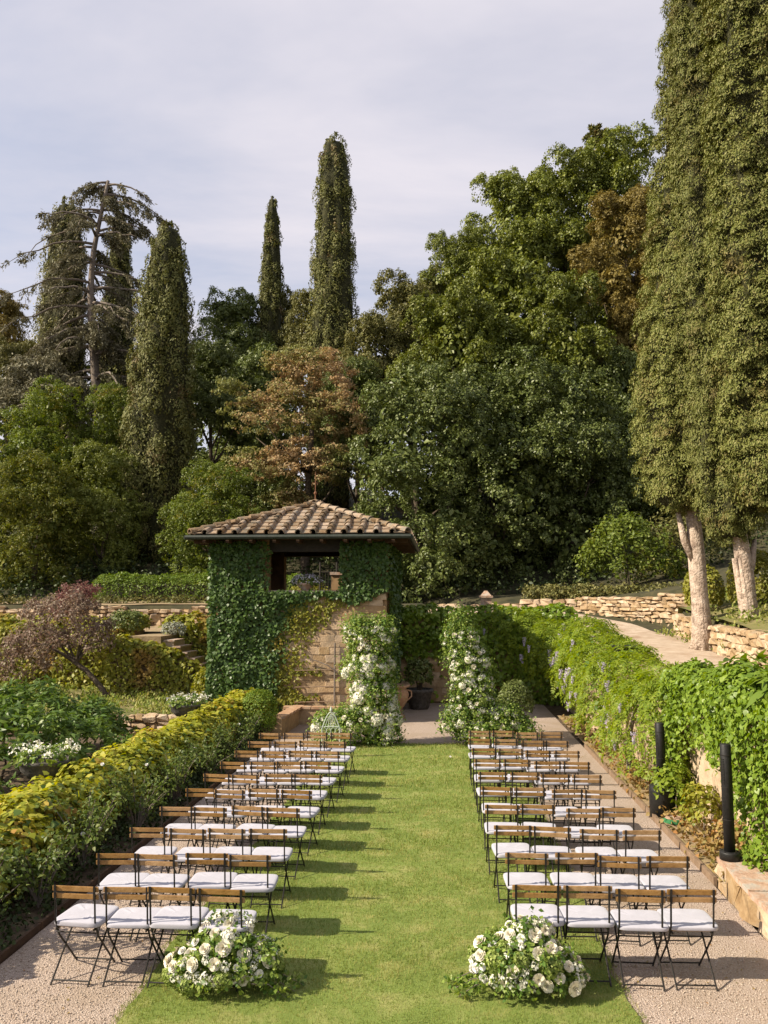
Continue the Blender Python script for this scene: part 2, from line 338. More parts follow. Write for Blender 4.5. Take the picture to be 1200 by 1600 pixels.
# ------------------------------------------------------------------ terrain
WALL_A, WALL_B, WALL_C = (9.2, 30.3), (5.4, 35.0), (-0.6, 37.6)
def sstep(a, b, x): 
    t = np.clip((x - a) / (b - a), 0, 1); return t * t * (3 - 2 * t)
def side_of(a, b, x, y):
    dx, dy = b[0] - a[0], b[1] - a[1]; l = math.hypot(dx, dy)
    return ((x - a[0]) * -dy + (y - a[1]) * dx) / l * -1
def road_z(y): return np.where(y < 30, .77 + .045 * y, np.minimum(2.12 + (y - 30) * .14, 2.95))
def lower_wall_x(y): return 6.76 + (y - 17) * .094
def height(x, y):
    x = np.asarray(x, dtype=float); y = np.asarray(y, dtype=float)
    far = .33 * np.maximum(0, y - 39) - .2 * np.maximum(0, y - 62) - .35 * np.maximum(0, y - 90)
    # left: lower garden, upper terraces
    hl = np.where(y < 27.15, -.5, 2.2 + .02 * (y - 27)) 
    hl = np.where(y > 31.15, 3.1 + .02 * (y - 31), hl)
    hm = np.where(y < 27.15, -.5, np.minimum(2.4 + .09 * (y - 27.15), 3.15))
    h_left = np.where(x < -7.6, hl, hm) + far
    # right: the drive, its two walls and the bank
    r = road_z(y)
    bank = r + sstep(.05, .35, x - lower_wall_x(y)) * (.85 + .26 * np.maximum(0, x - lower_wall_x(y)))
    beyond = np.clip(np.maximum(side_of(WALL_A, WALL_B, x, y), side_of(WALL_B, WALL_C, x, y)), -5, 40)
    up = sstep(.10, .40, beyond) 
    hr = np.where(y < 29.6, bank, np.maximum(bank * (x > 9) , r) * (1 - up) + up * (3.30 + .10 * np.maximum(0, beyond) + .12 * np.maximum(0, x - 6))) + far
    h = np.where(x < 3.95, np.where((y > 31), np.where(x > -.6, hr, h_left), h_left), hr)
    return h + .04 * wob(x, y, .8) * (y > 31)
def axis(*segs):
    a = []
    for lo, hi, st in segs: a += list(np.arange(lo, hi, st))
    return np.array(a + [segs[-1][1]])
def sheet(name, xs, ys, hf, mat, label=None, cat=None, kind='structure', smooth=True):
    X, Y = np.meshgrid(xs, ys); Z = hf(X, Y)
    V = np.stack([X, Y, Z], -1).reshape(-1, 3)
    nx, ny = len(xs), len(ys)
    i = (np.arange(ny - 1)[:, None] * nx + np.arange(nx - 1)[None]).ravel()
    Fc = np.stack([i, i + 1, i + 1 + nx, i + nx], -1)
    me = np_mesh(name, V, Fc, mat)
    if smooth: me.shade_smooth()
    o = link(name, me); return tag(o, label, cat, None, kind)
hx = axis((-260, -60, 20), (-60, -20, 4), (-20, 3.5, .5), (3.5, 4.5, .1), (4.5, 12, .2), (12, 30, 1.5), (30, 60, 5), (60, 260, 20))
hy = axis((-60, 0, 10), (0, 26, 1), (26, 27.1, .3), (27.1, 27.2, .1), (27.2, 31.1, .3), (31.1, 31.2, .1), (31.2, 40, .3), (40, 130, 3), (130, 400, 20))
sheet('hillside', hx, hy, lambda x, y: height(x, y), m_hill, 'dark wooded hillside rising behind the garden', 'hillside')
sheet('garden_ground', axis((-60, -14, 4), (-14, 3.9, .6)), axis((-40, 0, 5), (0, 27.1, .7)), lambda x, y: -.03 + .012 * wob(x, y, 3) , m_soil, 'dark garden soil under hedges and flowerbeds', 'soil')
sheet('gravel_path', axis((-4.08, 3.12, .3)), axis((2, 27.05, .3)), lambda x, y: .0 + .004 * wob(x, y, 6), m_gravel, 'pale gravel under the chairs and on the terrace', 'gravel path')
# lawn: one sheet with an uneven edge
LY = np.arange(3.0, 19.46, .15)
def lawn_l(y): return -2.62 + .05 * wob(y, 0 * y, 2.1, 1) + .035 * wob(y, 0 * y, 9, 2)
def lawn_r(y): return 1.50 + .05 * wob(y, 0 * y, 2.3, 5) + .035 * wob(y, 0 * y, 9, 4)
V = []; 
for y in LY:
    for t in np.linspace(0, 1, 25):
        x = lawn_l(y) * (1 - t) + lawn_r(y) * t
        V.append((x, y, .022 + .006 * wob(x, y, 2)))
i = (np.arange(len(LY) - 1)[:, None] * 25 + np.arange(24)[None]).ravel()
me = np_mesh('lawn', np.array(V), np.stack([i, i + 1, i + 26, i + 25], -1), m_lawn); me.shade_smooth()
tag(link('lawn', me), 'mown green lawn aisle between the two blocks of chairs', 'lawn', None, 'structure')
sheet('grass_bank', axis((-24, -5.9, .4)), axis((20.2, 26.9, .4)), lambda x, y: .40 + .03 * wob(x, y, 1.5), m_bank, 'rough grassy bank below the creeper covered wall', 'grass bank')
# drive
pc = [(5.3, 4, 0), (5.5, 10, 0), (5.65, 16, 0), (5.95, 22, 0), (6.25, 26, 0), (6.0, 29.5, 0), (4.6, 32.6, 0), (2.0, 34.6, 0), (-2, 35.6, 0), (-8, 36.2, 0)]
def catmull(P, n=8):
    P = [Vector(p) for p in P]; P = [P[0] * 2 - P[1]] + P + [P[-1] * 2 - P[-2]]; o_ = []
    for k in range(1, len(P) - 2):
        for j in range(n):
            t = j / n; a, b, c, d = P[k - 1:k + 3]
            o_.append(.5 * ((2 * b) + (c - a) * t + (2 * a - 5 * b + 4 * c - d) * t * t + (3 * b - a - 3 * c + d) * t ** 3))
    return o_ + [P[-2]]
cpts = catmull(pc, 8); V = []; K = 9
for k, p in enumerate(cpts):
    t = (cpts[min(k + 1, len(cpts) - 1)] - cpts[max(k - 1, 0)]).normalized(); q = Vector((t.y, -t.x, 0))
    for j in range(K):
        u = (j / (K - 1) - .5) * 2
        w = p + q * (u * (1.62 + .08 * math.sin(k * .9)))
        V.append((w.x, w.y, float(road_z(np.array(w.y))) + .05 + .05 * (1 - u * u) + .008 * wob(w.x, w.y, 3)))
i = (np.arange(len(cpts) - 1)[:, None] * K + np.arange(K - 1)[None]).ravel()
me = np_mesh('drive', np.array(V), np.stack([i, i + 1, i + 1 + K, i + K], -1), m_road); me.shade_smooth()
tag(link('drive', me), 'pale unpaved drive curving up past the cypresses', 'drive', None, 'structure')
# bank and terrace earth laid just over the hillside
V = []; us = np.array([.16, .35, .6, 1, 1.5, 2, 3, 4, 6, 8, 11, 15, 22]); ys = np.arange(8, 29.9, .4)
for y in ys:
    for u in us: x = lower_wall_x(y) + u; V.append((x, y, float(height(np.array(max(x, lower_wall_x(y) + .38)), np.array(y))) + .03 + .03 * wob(x, y, 2)))
K = len(us); i = (np.arange(len(ys) - 1)[:, None] * K + np.arange(K - 1)[None]).ravel()
me = np_mesh('slope', np.array(V), np.stack([i, i + 1, i + 1 + K, i + K], -1), m_bank); me.shade_smooth()
tag(link('slope', me), 'dry grassy slope behind the low stone wall', 'slope', None, 'structure')
sheet('terrace', axis((-40, -7.7, .5)), axis((31.2, 36, .3)), lambda x, y: height(x, y) + .03 + .03 * wob(x, y, 2), m_terr, 'bare earth terrace above the stone wall', 'terrace')
sheet('lower_terrace', axis((-40, -7.7, .5)), axis((27.25, 31.1, .3)), lambda x, y: height(x, y) + .03 , m_terr, 'earth path at the head of the garden stairs', 'path')

# ------------------------------------------------------------------ dry-stone walls
def stone_meshes(mat, n=7, jit=.10, name='stone', bev=.13):
    L_ = []
    for s in range(n):
        bm = bmesh.new(); bmesh.ops.create_cube(bm, size=1.0)
        bmesh.ops.bevel(bm, geom=bm.edges[:], offset=bev, segments=1, affect='EDGES')
        r_ = random.Random(s + 5)
        for v in bm.verts:
            v.co += Vector((r_.uniform(-jit, jit), r_.uniform(-jit, jit), r_.uniform(-jit, jit)))
        me = bpy.data.meshes.new(name); bm.to_mesh(me); bm.free(); me.materials.append(mat); L_.append(me)
    return L_
ST = stone_meshes(m_stone, 9, .15); PST = stone_meshes(m_pstone, 9, .035, bev=.05)
def dry_wall(name, label, cat, A, B, zb, zt, depth=.45, course=.2, wr=(.22, .5), stones=ST, core=m_core, cap=None, limit=300, seed=1, rag=.03):
    """A, B: ground ends of the visible face; zb, zt: functions of the distance along; the face looks to local -y"""
    r_ = random.Random(seed)
    dx, dy = B[0] - A[0], B[1] - A[1]; Ln = math.hypot(dx, dy); a = math.atan2(dy, dx)
    t = thing(name, label, cat, (A[0], A[1], 0), a)
    n = max(2, int(Ln / .8)); mb = MB()
    vs = []; fs = []
    for k in range(n + 1):
        s = Ln * k / n
        vs += [(s, .09, zb(s) - .2), (s, .09, zt(s) - .05), (s, depth, zt(s) - .05), (s, depth, zb(s) - .2)]
    for k in range(n):
        b = k * 4
        for j in range(4): fs.append((b + j, b + 4 + j, b + 4 + (j + 1) % 4, b + (j + 1) % 4))
    fs += [(0, 1, 2, 3), (n * 4 + 3, n * 4 + 2, n * 4 + 1, n * 4)]
    mb.add(vs, fs).build('core', core, t)
    cnt = 0; z = min(zb(0), zb(Ln), zb(Ln / 2)); zmax = max(zt(0), zt(Ln), zt(Ln / 2)); row = 0
    while z < zmax and cnt < limit:
        ch = course * r_.uniform(.75, 1.25); s = -r_.uniform(0, .2)
        while s < Ln and cnt < limit:
            w = r_.uniform(*wr) * (1.25 if r_.random() < .12 else 1)
            m = min(max(s + w / 2, 0), Ln)
            if zb(m) - .12 < z and z + ch * .55 < zt(m) + rag:
                h = ch * r_.uniform(.86, 1.04); d = r_.uniform(.28, .36)
                if r_.random() < .12 and z + ch * 1.9 < zt(m): h *= 1.7
                link('stone', r_.choice(stones), t, (s + w / 2, .02 + d / 2 + r_.uniform(-.035, .03), z + h / 2 + r_.uniform(-.012, .012)),
                     (r_.gauss(0, .08), r_.gauss(0, .11), r_.gauss(0, .08) + (math.pi if r_.random() < .5 else 0)), (w * .96, d, h * .96)); cnt += 1
            s += w
        z += ch; row += 1
    return t
lerp = lambda a, b, L_: (lambda s: a + (b - a) * min(max(s / L_, 0), 1))
LA = math.dist(WALL_A, WALL_B)
# upper wall of the drive: seen from the drive the face looks down and left
dry_wall('stone_wall', 'tall rough tan stone wall at the bend of the drive', 'stone wall', WALL_B, WALL_A, lerp(2.72, 2.05, LA), lerp(3.34, 3.52, LA), course=.15, wr=(.18, .5), seed=3)
LB = math.dist(WALL_B, WALL_C)
dry_wall('stone_wall', 'low shaded stone wall running left under the dark oaks', 'stone wall', WALL_C, (WALL_B[0] - .03, WALL_B[1] + .02), lerp(2.85, 2.75, LB), lerp(3.06, 3.3, LB), course=.2, wr=(.3, .6), seed=4)
P0, P1 = (7.92, 29.4), (6.05, 9.5); L0 = math.dist(P0, P1)
dry_wall('stone_wall', 'low tumbled stone wall along the right side of the drive by cypress trunks', 'stone wall', P0, P1, lerp(2.06, 1.17, L0), lerp(2.75, 2.15, L0), course=.17, wr=(.2, .5), seed=6, rag=.14)
dry_wall('stone_wall', 'long stone terrace wall below the clipped box hedge', 'stone wall', (-19.5, 31.0), (-7.4, 31.0), lambda s: 2.2, lambda s: 3.0 + .06 * math.sin(s * 1.3), course=.16, wr=(.2, .48), seed=7)
dry_wall('stone_wall', 'knee high stone wall holding the grassy bank behind the creeper hedge', 'stone wall', (-11.5, 20.0), (-5.95, 20.0), lambda s: -.02, lambda s: .44, course=.15, wr=(.2, .4), seed=8)

# ------------------------------------------------------------------ leafy coverings
def normals_jit(n0, k, amt):
    return unit(np.broadcast_to(n0, (k, 3)) + rng.normal(size=(k, 3)) * amt)
def ivy_panel(O, U, Vv, nu, nv, dens, size, bump=.12, jit=.55, mask=None, dist=.03):
    """leaves on the rectangle O + u*U + v*V (u, v in metres); bump: thickness of the growth; mask(u, v) -> keep probability"""
    O = np.array(O, float); U = unit(U); Vv = unit(Vv); Nn = np.cross(U, Vv)
    k = int(nu * nv * dens); u = rng.uniform(0, nu, k); v = rng.uniform(0, nv, k)
    if mask is not None:
        keep = rng.uniform(size=k) < mask(u, v); u, v = u[keep], v[keep]; k = len(u)
    th = bump * (.5 + .5 * wob(u, v, 1.6, 3)) + bump * .5 * (.5 + .5 * wob(u, v, 5, 7)) 
    dth = dist + np.maximum(th, 0) * rng.uniform(.35, 1.0, k)
    P = O + u[:, None] * U + v[:, None] * Vv + dth[:, None] * Nn
    n_ = normals_jit(Nn + np.array([0, 0, .35]), k, jit)
    T = np.array([0, 0, -1.0]) + rng.normal(size=(k, 3)) * .5
    return P, n_, T, size * rng.uniform(.65, 1.2, k)
def join_geo(*gs): return [np.concatenate([np.asarray(g[i]) for g in gs]) for i in range(4)]
def dome(lobes, n, size, fill=.12, up=.35, jit=.5, zmin=None, bumps=.18, sway=1.0):
    """leaves on (and a little inside) a union of ellipsoids (cx,cy,cz,rx,ry,rz)"""
    lobes = np.array(lobes, float); ar = (lobes[:, 3] * lobes[:, 4] + lobes[:, 4] * lobes[:, 5] + lobes[:, 3] * lobes[:, 5])
    idx = rng.choice(len(lobes), n, p=ar / ar.sum()); d = rdir(n)
    d[:, 2] = np.where(d[:, 2] < -.5, -d[:, 2], d[:, 2])
    rad = 1 - np.abs(rng.normal(size=n)) * fill + bumps * wob(d[:, 0] * 3 + idx, d[:, 1] * 3 + d[:, 2] * 3.3, 1.7, 2)
    L_ = lobes[idx]; P = L_[:, :3] + d * L_[:, 3:] * rad[:, None]
    keep = np.ones(n, bool)
    for j, l in enumerate(lobes):
        q = ((P - l[:3]) / l[3:]); keep &= (idx == j) | ((q ** 2).sum(1) > .62)
    if zmin is not None: keep &= P[:, 2] > zmin
    P = P[keep]; d = unit(d[keep] / L_[keep][:, 3:]); k = len(P)
    Nn = unit(d + np.array([0, 0, up]) + rng.normal(size=(k, 3)) * jit)
    T = d * .5 + rng.normal(size=(k, 3)) * .7 * sway + np.array([0, 0, -.35])
    return P, Nn, T, size * rng.uniform(.6, 1.25, k)
def foliage(parent, geo, templ, mat, name='foliage'):
    return link(name, leaf_mesh(name, *geo, templ, mat), parent)
def clumped(centers, cr, per, size, outward=None, up=.4, jit=.6, surf=.55, updir=0.0, squash=(1, 1, 1), zcut=None):
    """leaf clumps: per leaves round each centre; outward: direction each clump faces"""
    centers = np.asarray(centers, float); k = len(centers) * per
    idx = np.repeat(np.arange(len(centers)), per); d = rdir(k)
    if outward is not None:
        o_ = outward[idx]; d = unit(d + o_ * .75)
    if zcut is not None: d[:, 2] = np.where(d[:, 2] < zcut, np.abs(d[:, 2]) * .8, d[:, 2]); d = unit(d)
    rr = np.asarray(cr) if np.ndim(cr) else np.full(len(centers), cr)
    rad = rr[idx] * (surf + (1 - surf) * rng.uniform(0, 1, k))
    P = centers[idx] + d * rad[:, None] * np.array(squash)
    Nn = unit(d + np.array([0, 0, up]) + rng.normal(size=(k, 3)) * jit)
    T = unit(d * .6 + rng.normal(size=(k, 3)) * .6 + np.array([0, 0, updir]))
    return P, Nn, T, size * rng.uniform(.6, 1.3, k)

# ------------------------------------------------------------------ pavilion
PX0, PX1, PY0, PY1 = -6.34, -1.58, 22.6, 27.36
PCX, PCY = (PX0 + PX1) / 2, (PY0 + PY1) / 2
pav = thing('garden_pavilion', 'square stone garden pavilion with hipped terracotta tile roof', 'pavilion', (PCX, PCY, 0))
pl = lambda x, y, z: (x - PCX, y - PCY, z)
TH = .42; EAVE_Z = 5.0; SILL = 3.5; HEAD = 4.66
def wallbox(name, x0, x1, y0, y1, z0, z1, mat=m_plaster):
    return MB().box(pl((x0 + x1) / 2, (y0 + y1) / 2, (z0 + z1) / 2), (x1 - x0, y1 - y0, z1 - z0)).build(name, mat, pav)
FO0, FO1 = -4.90, -2.82
wallbox('front_wall', PX0, PX1, PY0, PY0 + TH, 0, SILL)
wallbox('front_pier', PX0, FO0, PY0, PY0 + TH, SILL, EAVE_Z)
wallbox('front_pier', FO1, PX1, PY0, PY0 + TH, SILL, EAVE_Z)
wallbox('lintel', FO0, FO1, PY0 + .16, PY0 + TH - .05, HEAD, EAVE_Z, m_iron_shade)  # dark colour painted on in place of the shadow above the opening
wallbox('side_wall', PX0, PX0 + TH, PY0 + TH, PY1 - TH, 0, EAVE_Z)
wallbox('side_wall', PX1 - TH, PX1, PY0 + TH, PY1 - TH, 0, EAVE_Z)
BO0, BO1 = -5.30, -3.30
wallbox('back_wall', PX0, PX1, PY1 - TH, PY1, 0, 2.5)
wallbox('back_pier', PX0, BO0, PY1 - TH, PY1, 2.5, EAVE_Z)
wallbox('back_pier', BO1, PX1, PY1 - TH, PY1, 2.5, EAVE_Z)
wallbox('lintel', BO0, BO1, PY1 - TH + .05, PY1 - .05, 4.75, EAVE_Z, m_beam)
wallbox('floor', PX0 + TH, PX1 - TH, PY0 + TH, PY1 - TH, 2.3, 2.42, m_flag)
wallbox('sill', FO0, FO1, PY0 - .05, PY0 + TH + .05, SILL + .002, SILL + .08, m_flag)
# laid stones on the bare part of the front
r_ = random.Random(21); z = .05; k = 0
while z < 3.46:
    ch = r_.uniform(.13, .22); x = -4.55 + r_.uniform(-.2, .2)
    while x < PX1 - .06:
        w = min(r_.uniform(.28, .62), PX1 - .01 - x)
        if w > .1:
            link('stone', r_.choice(PST), pav, pl(x + w / 2, PY0 - .005 + r_.uniform(-.012, .01), min(z + ch / 2, 3.40)), (0, r_.gauss(0, .008), 0), (w * 1.02, .12, ch * 1.0)); k += 1
        x += w
    z += ch
# roof
HE = 3.0; APEX = 6.17; ZE = EAVE_Z + .06
roof = MB()
c8 = [(-HE, -HE), (HE, -HE), (HE, HE), (-HE, HE)]
vs = [(x, y, ZE - .07) for x, y in c8] + [(x, y, ZE) for x, y in c8] + [(0, 0, APEX)]
roof.add(vs, [(3, 2, 1, 0), (0, 1, 5, 4), (1, 2, 6, 5), (2, 3, 7, 6), (3, 0, 4, 7), (4, 5, 8), (5, 6, 8), (6, 7, 8), (7, 4, 8)])
roof_o = roof.build('roof', m_beam, pav)
def cover_tile():
    mb = MB(); n = 7; vs = []
    for yy, ro, ri in ((0, .098, .074), (.46, .078, .056)):
        for r0 in (ro, ri):
            for j in range(n):
                an = math.pi * j / (n - 1); vs.append((r0 * math.cos(an), yy, r0 * math.sin(an)))
    fs = []
    A0, A1, B0, B1 = 0, n, 2 * n, 3 * n
    for j in range(n - 1):
        fs += [(A0 + j, B0 + j, B0 + j + 1, A0 + j + 1), (A1 + j + 1, B1 + j + 1, B1 + j, A1 + j), (A0 + j + 1, A1 + j + 1, A1 + j, A0 + j), (B0 + j, B1 + j, B1 + j + 1, B0 + j + 1)]
    fs += [(A0, A1, B1, B0), (A0 + n - 1, B0 + n - 1, B1 + n - 1, A1 + n - 1)]
    return mb.add(vs, fs).mesh('cover_tile', m_tile)
def pan_tile():
    mb = MB(); mb.box((0, .23, .012), (.30, .46, .022)); mb.box((-.145, .23, .03), (.025, .455, .035)); mb.box((.145, .23, .03), (.025, .455, .035))
    return mb.mesh('pan_tile', m_tile)
CT, PT = cover_tile(), pan_tile()
rise = APEX - ZE; SL = math.hypot(HE, rise); ang = math.atan2(rise, HE)
r_ = random.Random(8)
for sidx in range(4):
    mat_s = Matrix.Rotation(sidx * math.pi / 2, 4, 'Z') @ Matrix.Translation((0, -HE - .03, ZE + .015)) @ Matrix.Rotation(ang, 4, 'X')
    batch = MB() if sidx == 2 else None
    ncol = 14; pitch = 2 * HE / ncol
    for c in range(ncol + 1):
        u = -HE + c * pitch
        for row in range(9):
            v = row * .375
            for kind in (0, 1):
                uu = u if kind == 0 else u + pitch / 2
                if kind == 1 and c == ncol: continue
                vm = v + .2
                if abs(uu) + .06 > HE * (1 - vm / SL) + .1: continue
                m4 = mat_s @ Matrix.Translation((uu + r_.gauss(0, .012), v + r_.gauss(0, .012), .035 + (.035 if kind == 0 else 0))) @ Matrix.Rotation(R(-3.5) + r_.gauss(0, .012), 4, 'X') @ Matrix.Rotation(r_.gauss(0, .03), 4, 'Z')
                src = CT if kind == 0 else PT
                if batch is None:
                    o = link('tile', src, roof_o); o.matrix_local = m4
                else:
                    batch.add([m4 @ vv.co for vv in src.vertices], [tuple(p.vertices) for p in src.polygons])
    if batch: tag(batch.build('tiles', m_tile, roof_o), kind='stuff')
for sidx in range(4):     # hip tiles
    a = Vector((-HE, -HE, ZE + .03)); b = Vector((0, 0, APEX + .05)); d = b - a; n = 11
    for j in range(n):
        p = a + d * (j / n)
        q = d.to_track_quat('Y', 'Z').to_matrix().to_4x4()
        m4 = Matrix.Rotation(sidx * math.pi / 2, 4, 'Z') @ Matrix.Translation(p + Vector((0, 0, .06))) @ q @ Matrix.Rotation(R(-4), 4, 'X') @ Matrix.Scale(1.25, 4)
        o = link('tile', CT, roof_o); o.matrix_local = m4
MB().lathe([(.22, 0), (.20, .06), (.12, .10), (.09, .17), (.03, .2)], 10, (0, 0, APEX + .05)).build('cap_stone', m_tile, roof_o)
fin = MB(); fin.tube([(0, 0, APEX + .2), (0, 0, APEX + 1.1)], [.022, .010], 6); fin.lathe([(.02, 0), (.05, .04), (.05, .07), (.02, .11)], 8, (0, 0, APEX + .38)); fin.tube([(-.09, 0, APEX + .75), (.09, 0, APEX + .75)], .008, 5)
fin.build('finial', m_rust, roof_o)
gt = MB()
for a, b in (((-HE, -HE), (HE, -HE)), ((HE, -HE), (HE, HE)), ((HE, HE), (-HE, HE)), ((-HE, HE), (-HE, -HE))):
    f = 1.028; gt.tube([(a[0] * f, a[1] * f, ZE - .045), (b[0] * f, b[1] * f, ZE - .045)], .062, 8)
gt.build('gutter', m_gutter, roof_o)
rf = MB().box((0, 0, 0), (.09, .62, .11)).mesh('rafter', m_beam)
for sidx in range(4):
    for j in range(9):
        u = -2.6 + j * .65
        o = link('rafter', rf, roof_o); o.matrix_local = Matrix.Rotation(sidx * math.pi / 2, 4, 'Z') @ Matrix.Translation((u, -HE + .33, ZE - .13))
# iron gate seen through the pavilion, and the pot on its sill
gate = thing('iron_gate', 'dark iron gate leaf on the upper terrace seen through the pavilion', 'gate', at(513, 905, 29.2).xy.to_3d() + Vector((0, 0, 2.4)))
for u in (-.30, .30): MB().tube([(u, 0, 0), (u, 0, 2.25)], .035, 6).build('post', m_iron_shade, gate)
for zz in (.3, 1.9): MB().tube([(-.3, 0, zz), (.3, 0, zz)], .018, 6).build('rail', m_iron_shade, gate)
for j in range(5): MB().tube([(-.2 + j * .1, 0, .1), (-.2 + j * .1, 0, 2.0)], .010, 5).build('bar', m_iron_shade, gate)
pier = thing('gate_pier', 'ochre plastered pier beside the iron gate behind the pavilion', 'pier', at(531, 905, 29.4).xy.to_3d() + Vector((0, 0, 2.3)))
MB().box((0, 0, .95), (.55, .5, 1.9)).build('shaft', m_plaster, pier); MB().box((0, 0, 1.95), (.65, .6, .1)).build('cap', m_flag, pier)
pp = at(477, 917, 22.72)
bowl = thing('stone_bowl', 'pale stone bowl on the pavilion window sill', 'bowl', (pp.x, 22.78, SILL + .08))
MB().lathe([(.10, 0), (.12, .02), (.14, .05), (.22, .12), (.25, .17), (.25, .20), (.21, .20), (.20, .16)], 18).build('bowl', m_flag, bowl, True)
fl = thing('potted_flowers', 'mauve white flowers filling the bowl on the pavilion sill', 'flowers', (pp.x, 22.78, SILL + .26))
foliage(fl, dome([(0, 0, .05, .42, .25, .17)], 500, .07, zmin=-.08), T_LEAF, g_shrub)
foliage(fl, dome([(0, 0, .09, .44, .26, .17)], 480, .05, fill=.03), T_LEAF, m_purpflow, 'blossom')
# creepers on the pavilion
FRONT = dict(U=(1, 0, 0), Vv=(0, 0, 1))
def poly_bound(zs, xs): return lambda v: np.interp(v, zs, xs)
bd = poly_bound([0, 1.2, 2.0, 2.6, 3.2, 3.5, 3.6], [-4.62, -4.72, -4.55, -4.2, -3.95, -3.85, -4.88])
iv = thing('ivy', 'dense dark green ivy covering the left of the pavilion front', 'ivy', (0, 0, 0))
def m_dark(u, v):
    x = u + PX0 - .18
    left = 1 / (1 + np.exp((x - bd(v) - .18 * wob(u, v, 3)) / .07))
    top = np.where(v > 3.45, x < FO0 + .10, 1.0)
    return np.clip(left, 0, 1) * top
g1 = ivy_panel((PX0 - .18, PY0, .0), (1, 0, 0), (0, 0, 1), 3.0, 4.95, 820, .098, .24, mask=m_dark)
g3 = ivy_panel((PX0, PY1, .0), (0, -1, 0), (0, 0, 1), 4.9, 4.95, 330, .105, .22)
foliage(iv, join_geo(g1, g3), T_IVY, g_ivy)
iv2 = thing('ivy', 'dark ivy hanging round the right pier and sill of the pavilion opening', 'ivy', (0, 0, 0))
def m_right(u, v):
    x = u + FO1 - .05; zz = v + 2.8
    edge = np.interp(x, [-2.9, -2.6, -2.2, -1.6], [3.45, 3.2, 3.35, 3.55]) + .12 * wob(u, v, 4)
    return (zz > edge).astype(float)
g1 = ivy_panel((FO1 - .05, PY0, 2.8), (1, 0, 0), (0, 0, 1), 1.35, 2.15, 800, .098, .2, mask=m_right)
g2 = ivy_panel((FO0, PY0 - .06, 3.12), (1, 0, 0), (0, 0, 1), 2.1, .46, 700, .095, .2, mask=lambda u, v: (v > .32 - .3 * np.abs(wob(u, v, 2.2)) - .25 * (u < .6)).astype(float))
g3 = ivy_panel((PX1, PY0, 0.3), (0, 1, 0), (0, 0, 1), 4.7, 4.6, 190, .14, .14)
foliage(iv2, join_geo(g1, g2, g3), T_IVY, g_ivy)
iv3 = thing('creeper', 'yellow green creeper thinning out over bare pavilion stones', 'creeper', (0, 0, 0))
def m_yel(u, v):
    x = u - 5.0
    yb = np.interp(v, [0, 1.2, 2.2, 2.75, 3.1, 3.45], [-4.3, -4.35, -4.1, -3.45, -3.1, -2.5])
    a = np.exp(-(np.maximum(0, x - yb) / .28) ** 2) * (x > bd(v) - .35) * (v < 3.45)
    b = ((x < -3.4) & (v < .95) & (wob(u, v * 2.5, 3) > -.2)) * .75 + ((x < -3.3) & (np.abs(v - 1.35) < .10)) * .7
    return np.clip(a * (.72 + .45 * wob(u, v, 3.3, 4)) + b, 0, 1)
g1 = ivy_panel((-5.0, PY0 - .03, .02), (1, 0, 0), (0, 0, 1), 3.2, 3.5, 900, .078, .08, mask=m_yel)
foliage(iv3, g1, T_IVY, g_yell2)
tr = thing('trellis', 'thin wooden trellis with trained branches on the pavilion stones', 'trellis', (0, 0, 0))
q = at(523, 1040, PY0 - .14)
MB().tube([(q.x, PY0 - .14, 0), (q.x, PY0 - .14, 2.15)], .028, 6).build('post', m_branch, tr)
for zz in (.55, .95, 1.4): MB().tube([(q.x - 1.1, PY0 - .15, zz), (q.x + .05, PY0 - .15, zz + .03)], .016, 5).build('rail', m_edge, tr)
MB().tube([(q.x + .1, PY0 - .16, 1.35), (q.x - .2, PY0 - .18, 1.55), (q.x - .5, PY0 - .16, 1.66), (q.x - .8, PY0 - .15, 1.72)], [.02, .018, .014, .008], 5).build('branch', m_branch, tr)
q = at(480, 893, 29.6)
tb = thing('round_bush', 'yellow green clipped bush seen through the pavilion opening', 'bush', (q.x, 29.6, 2.3))
foliage(tb, dome([(0, 0, .9, .75, .6, .95), (.7, .4, .7, .6, .5, .7)], 2600, .085), T_LEAF, g_boxy)
MB().tube([(0, 0, -.1), (0, 0, .9)], .05, 6).build('stem', m_bark2, tb)
# low brick kerb wall below the pavilion
pk = thing('brick_planter', 'low tan brick planter wall with terracotta coping by the pavilion', 'planter', (0, 0, 0))
a0, a1 = at(436, 1150, 20.3), at(462, 1105, 22.4)
MB().box(((a0.x + a1.x) / 2, 21.4, .2), (.24, 2.3, .42), Matrix.Rotation(R(-3), 3, 'Z')).build('wall', m_pstone, pk)
MB().box((-3.6, 22.25, .2), (1.5, .2, .40)).build('wall', m_pstone, pk)
for j in range(6): MB().box((a0.x + .02 * j, 20.46 + j * .38, .445), (.30, .365, .06)).build('coping', m_pot, pk)
for j in range(4): MB().box((-4.15 + j * .38, 22.25, .44), (.36, .27, .06)).build('coping', m_pot, pk)

# ------------------------------------------------------------------ garden walls right and back, their climbers
gw = thing('garden_wall', 'tan plastered retaining wall mostly hidden under ivy right of the chairs', 'wall', (0, 0, 0))
MB().box((3.98, 16.4, .95), (.44, 21.4, 1.98)).build('wall', surf_mat('sandy_render', [(.36, .26, .17), (.46, .35, .24), (.54, .43, .31)], 3, 8, .9, .8, bscale=12, stains=(.24, .18, .12), sscale=2), gw)
for j in range(27): MB().box((3.98, 6.1 + j * .79, 1.985), (.52, .77, .09), Matrix.Rotation(random.gauss(0, .01), 3, 'Z')).build('coping', m_flag, gw)
def m_bare(u, v):
    y = 13.8 - u
    bare = np.exp(-((y - 12.0) / .95) ** 2 - ((v - .55) / .75) ** 2) + .5 * np.exp(-((y - 10.6) / .5) ** 2 - ((v - .5) / .5) ** 2)
    return np.clip(1.2 - bare * 2.2 + .25 * wob(u, v, 3), 0, 1)
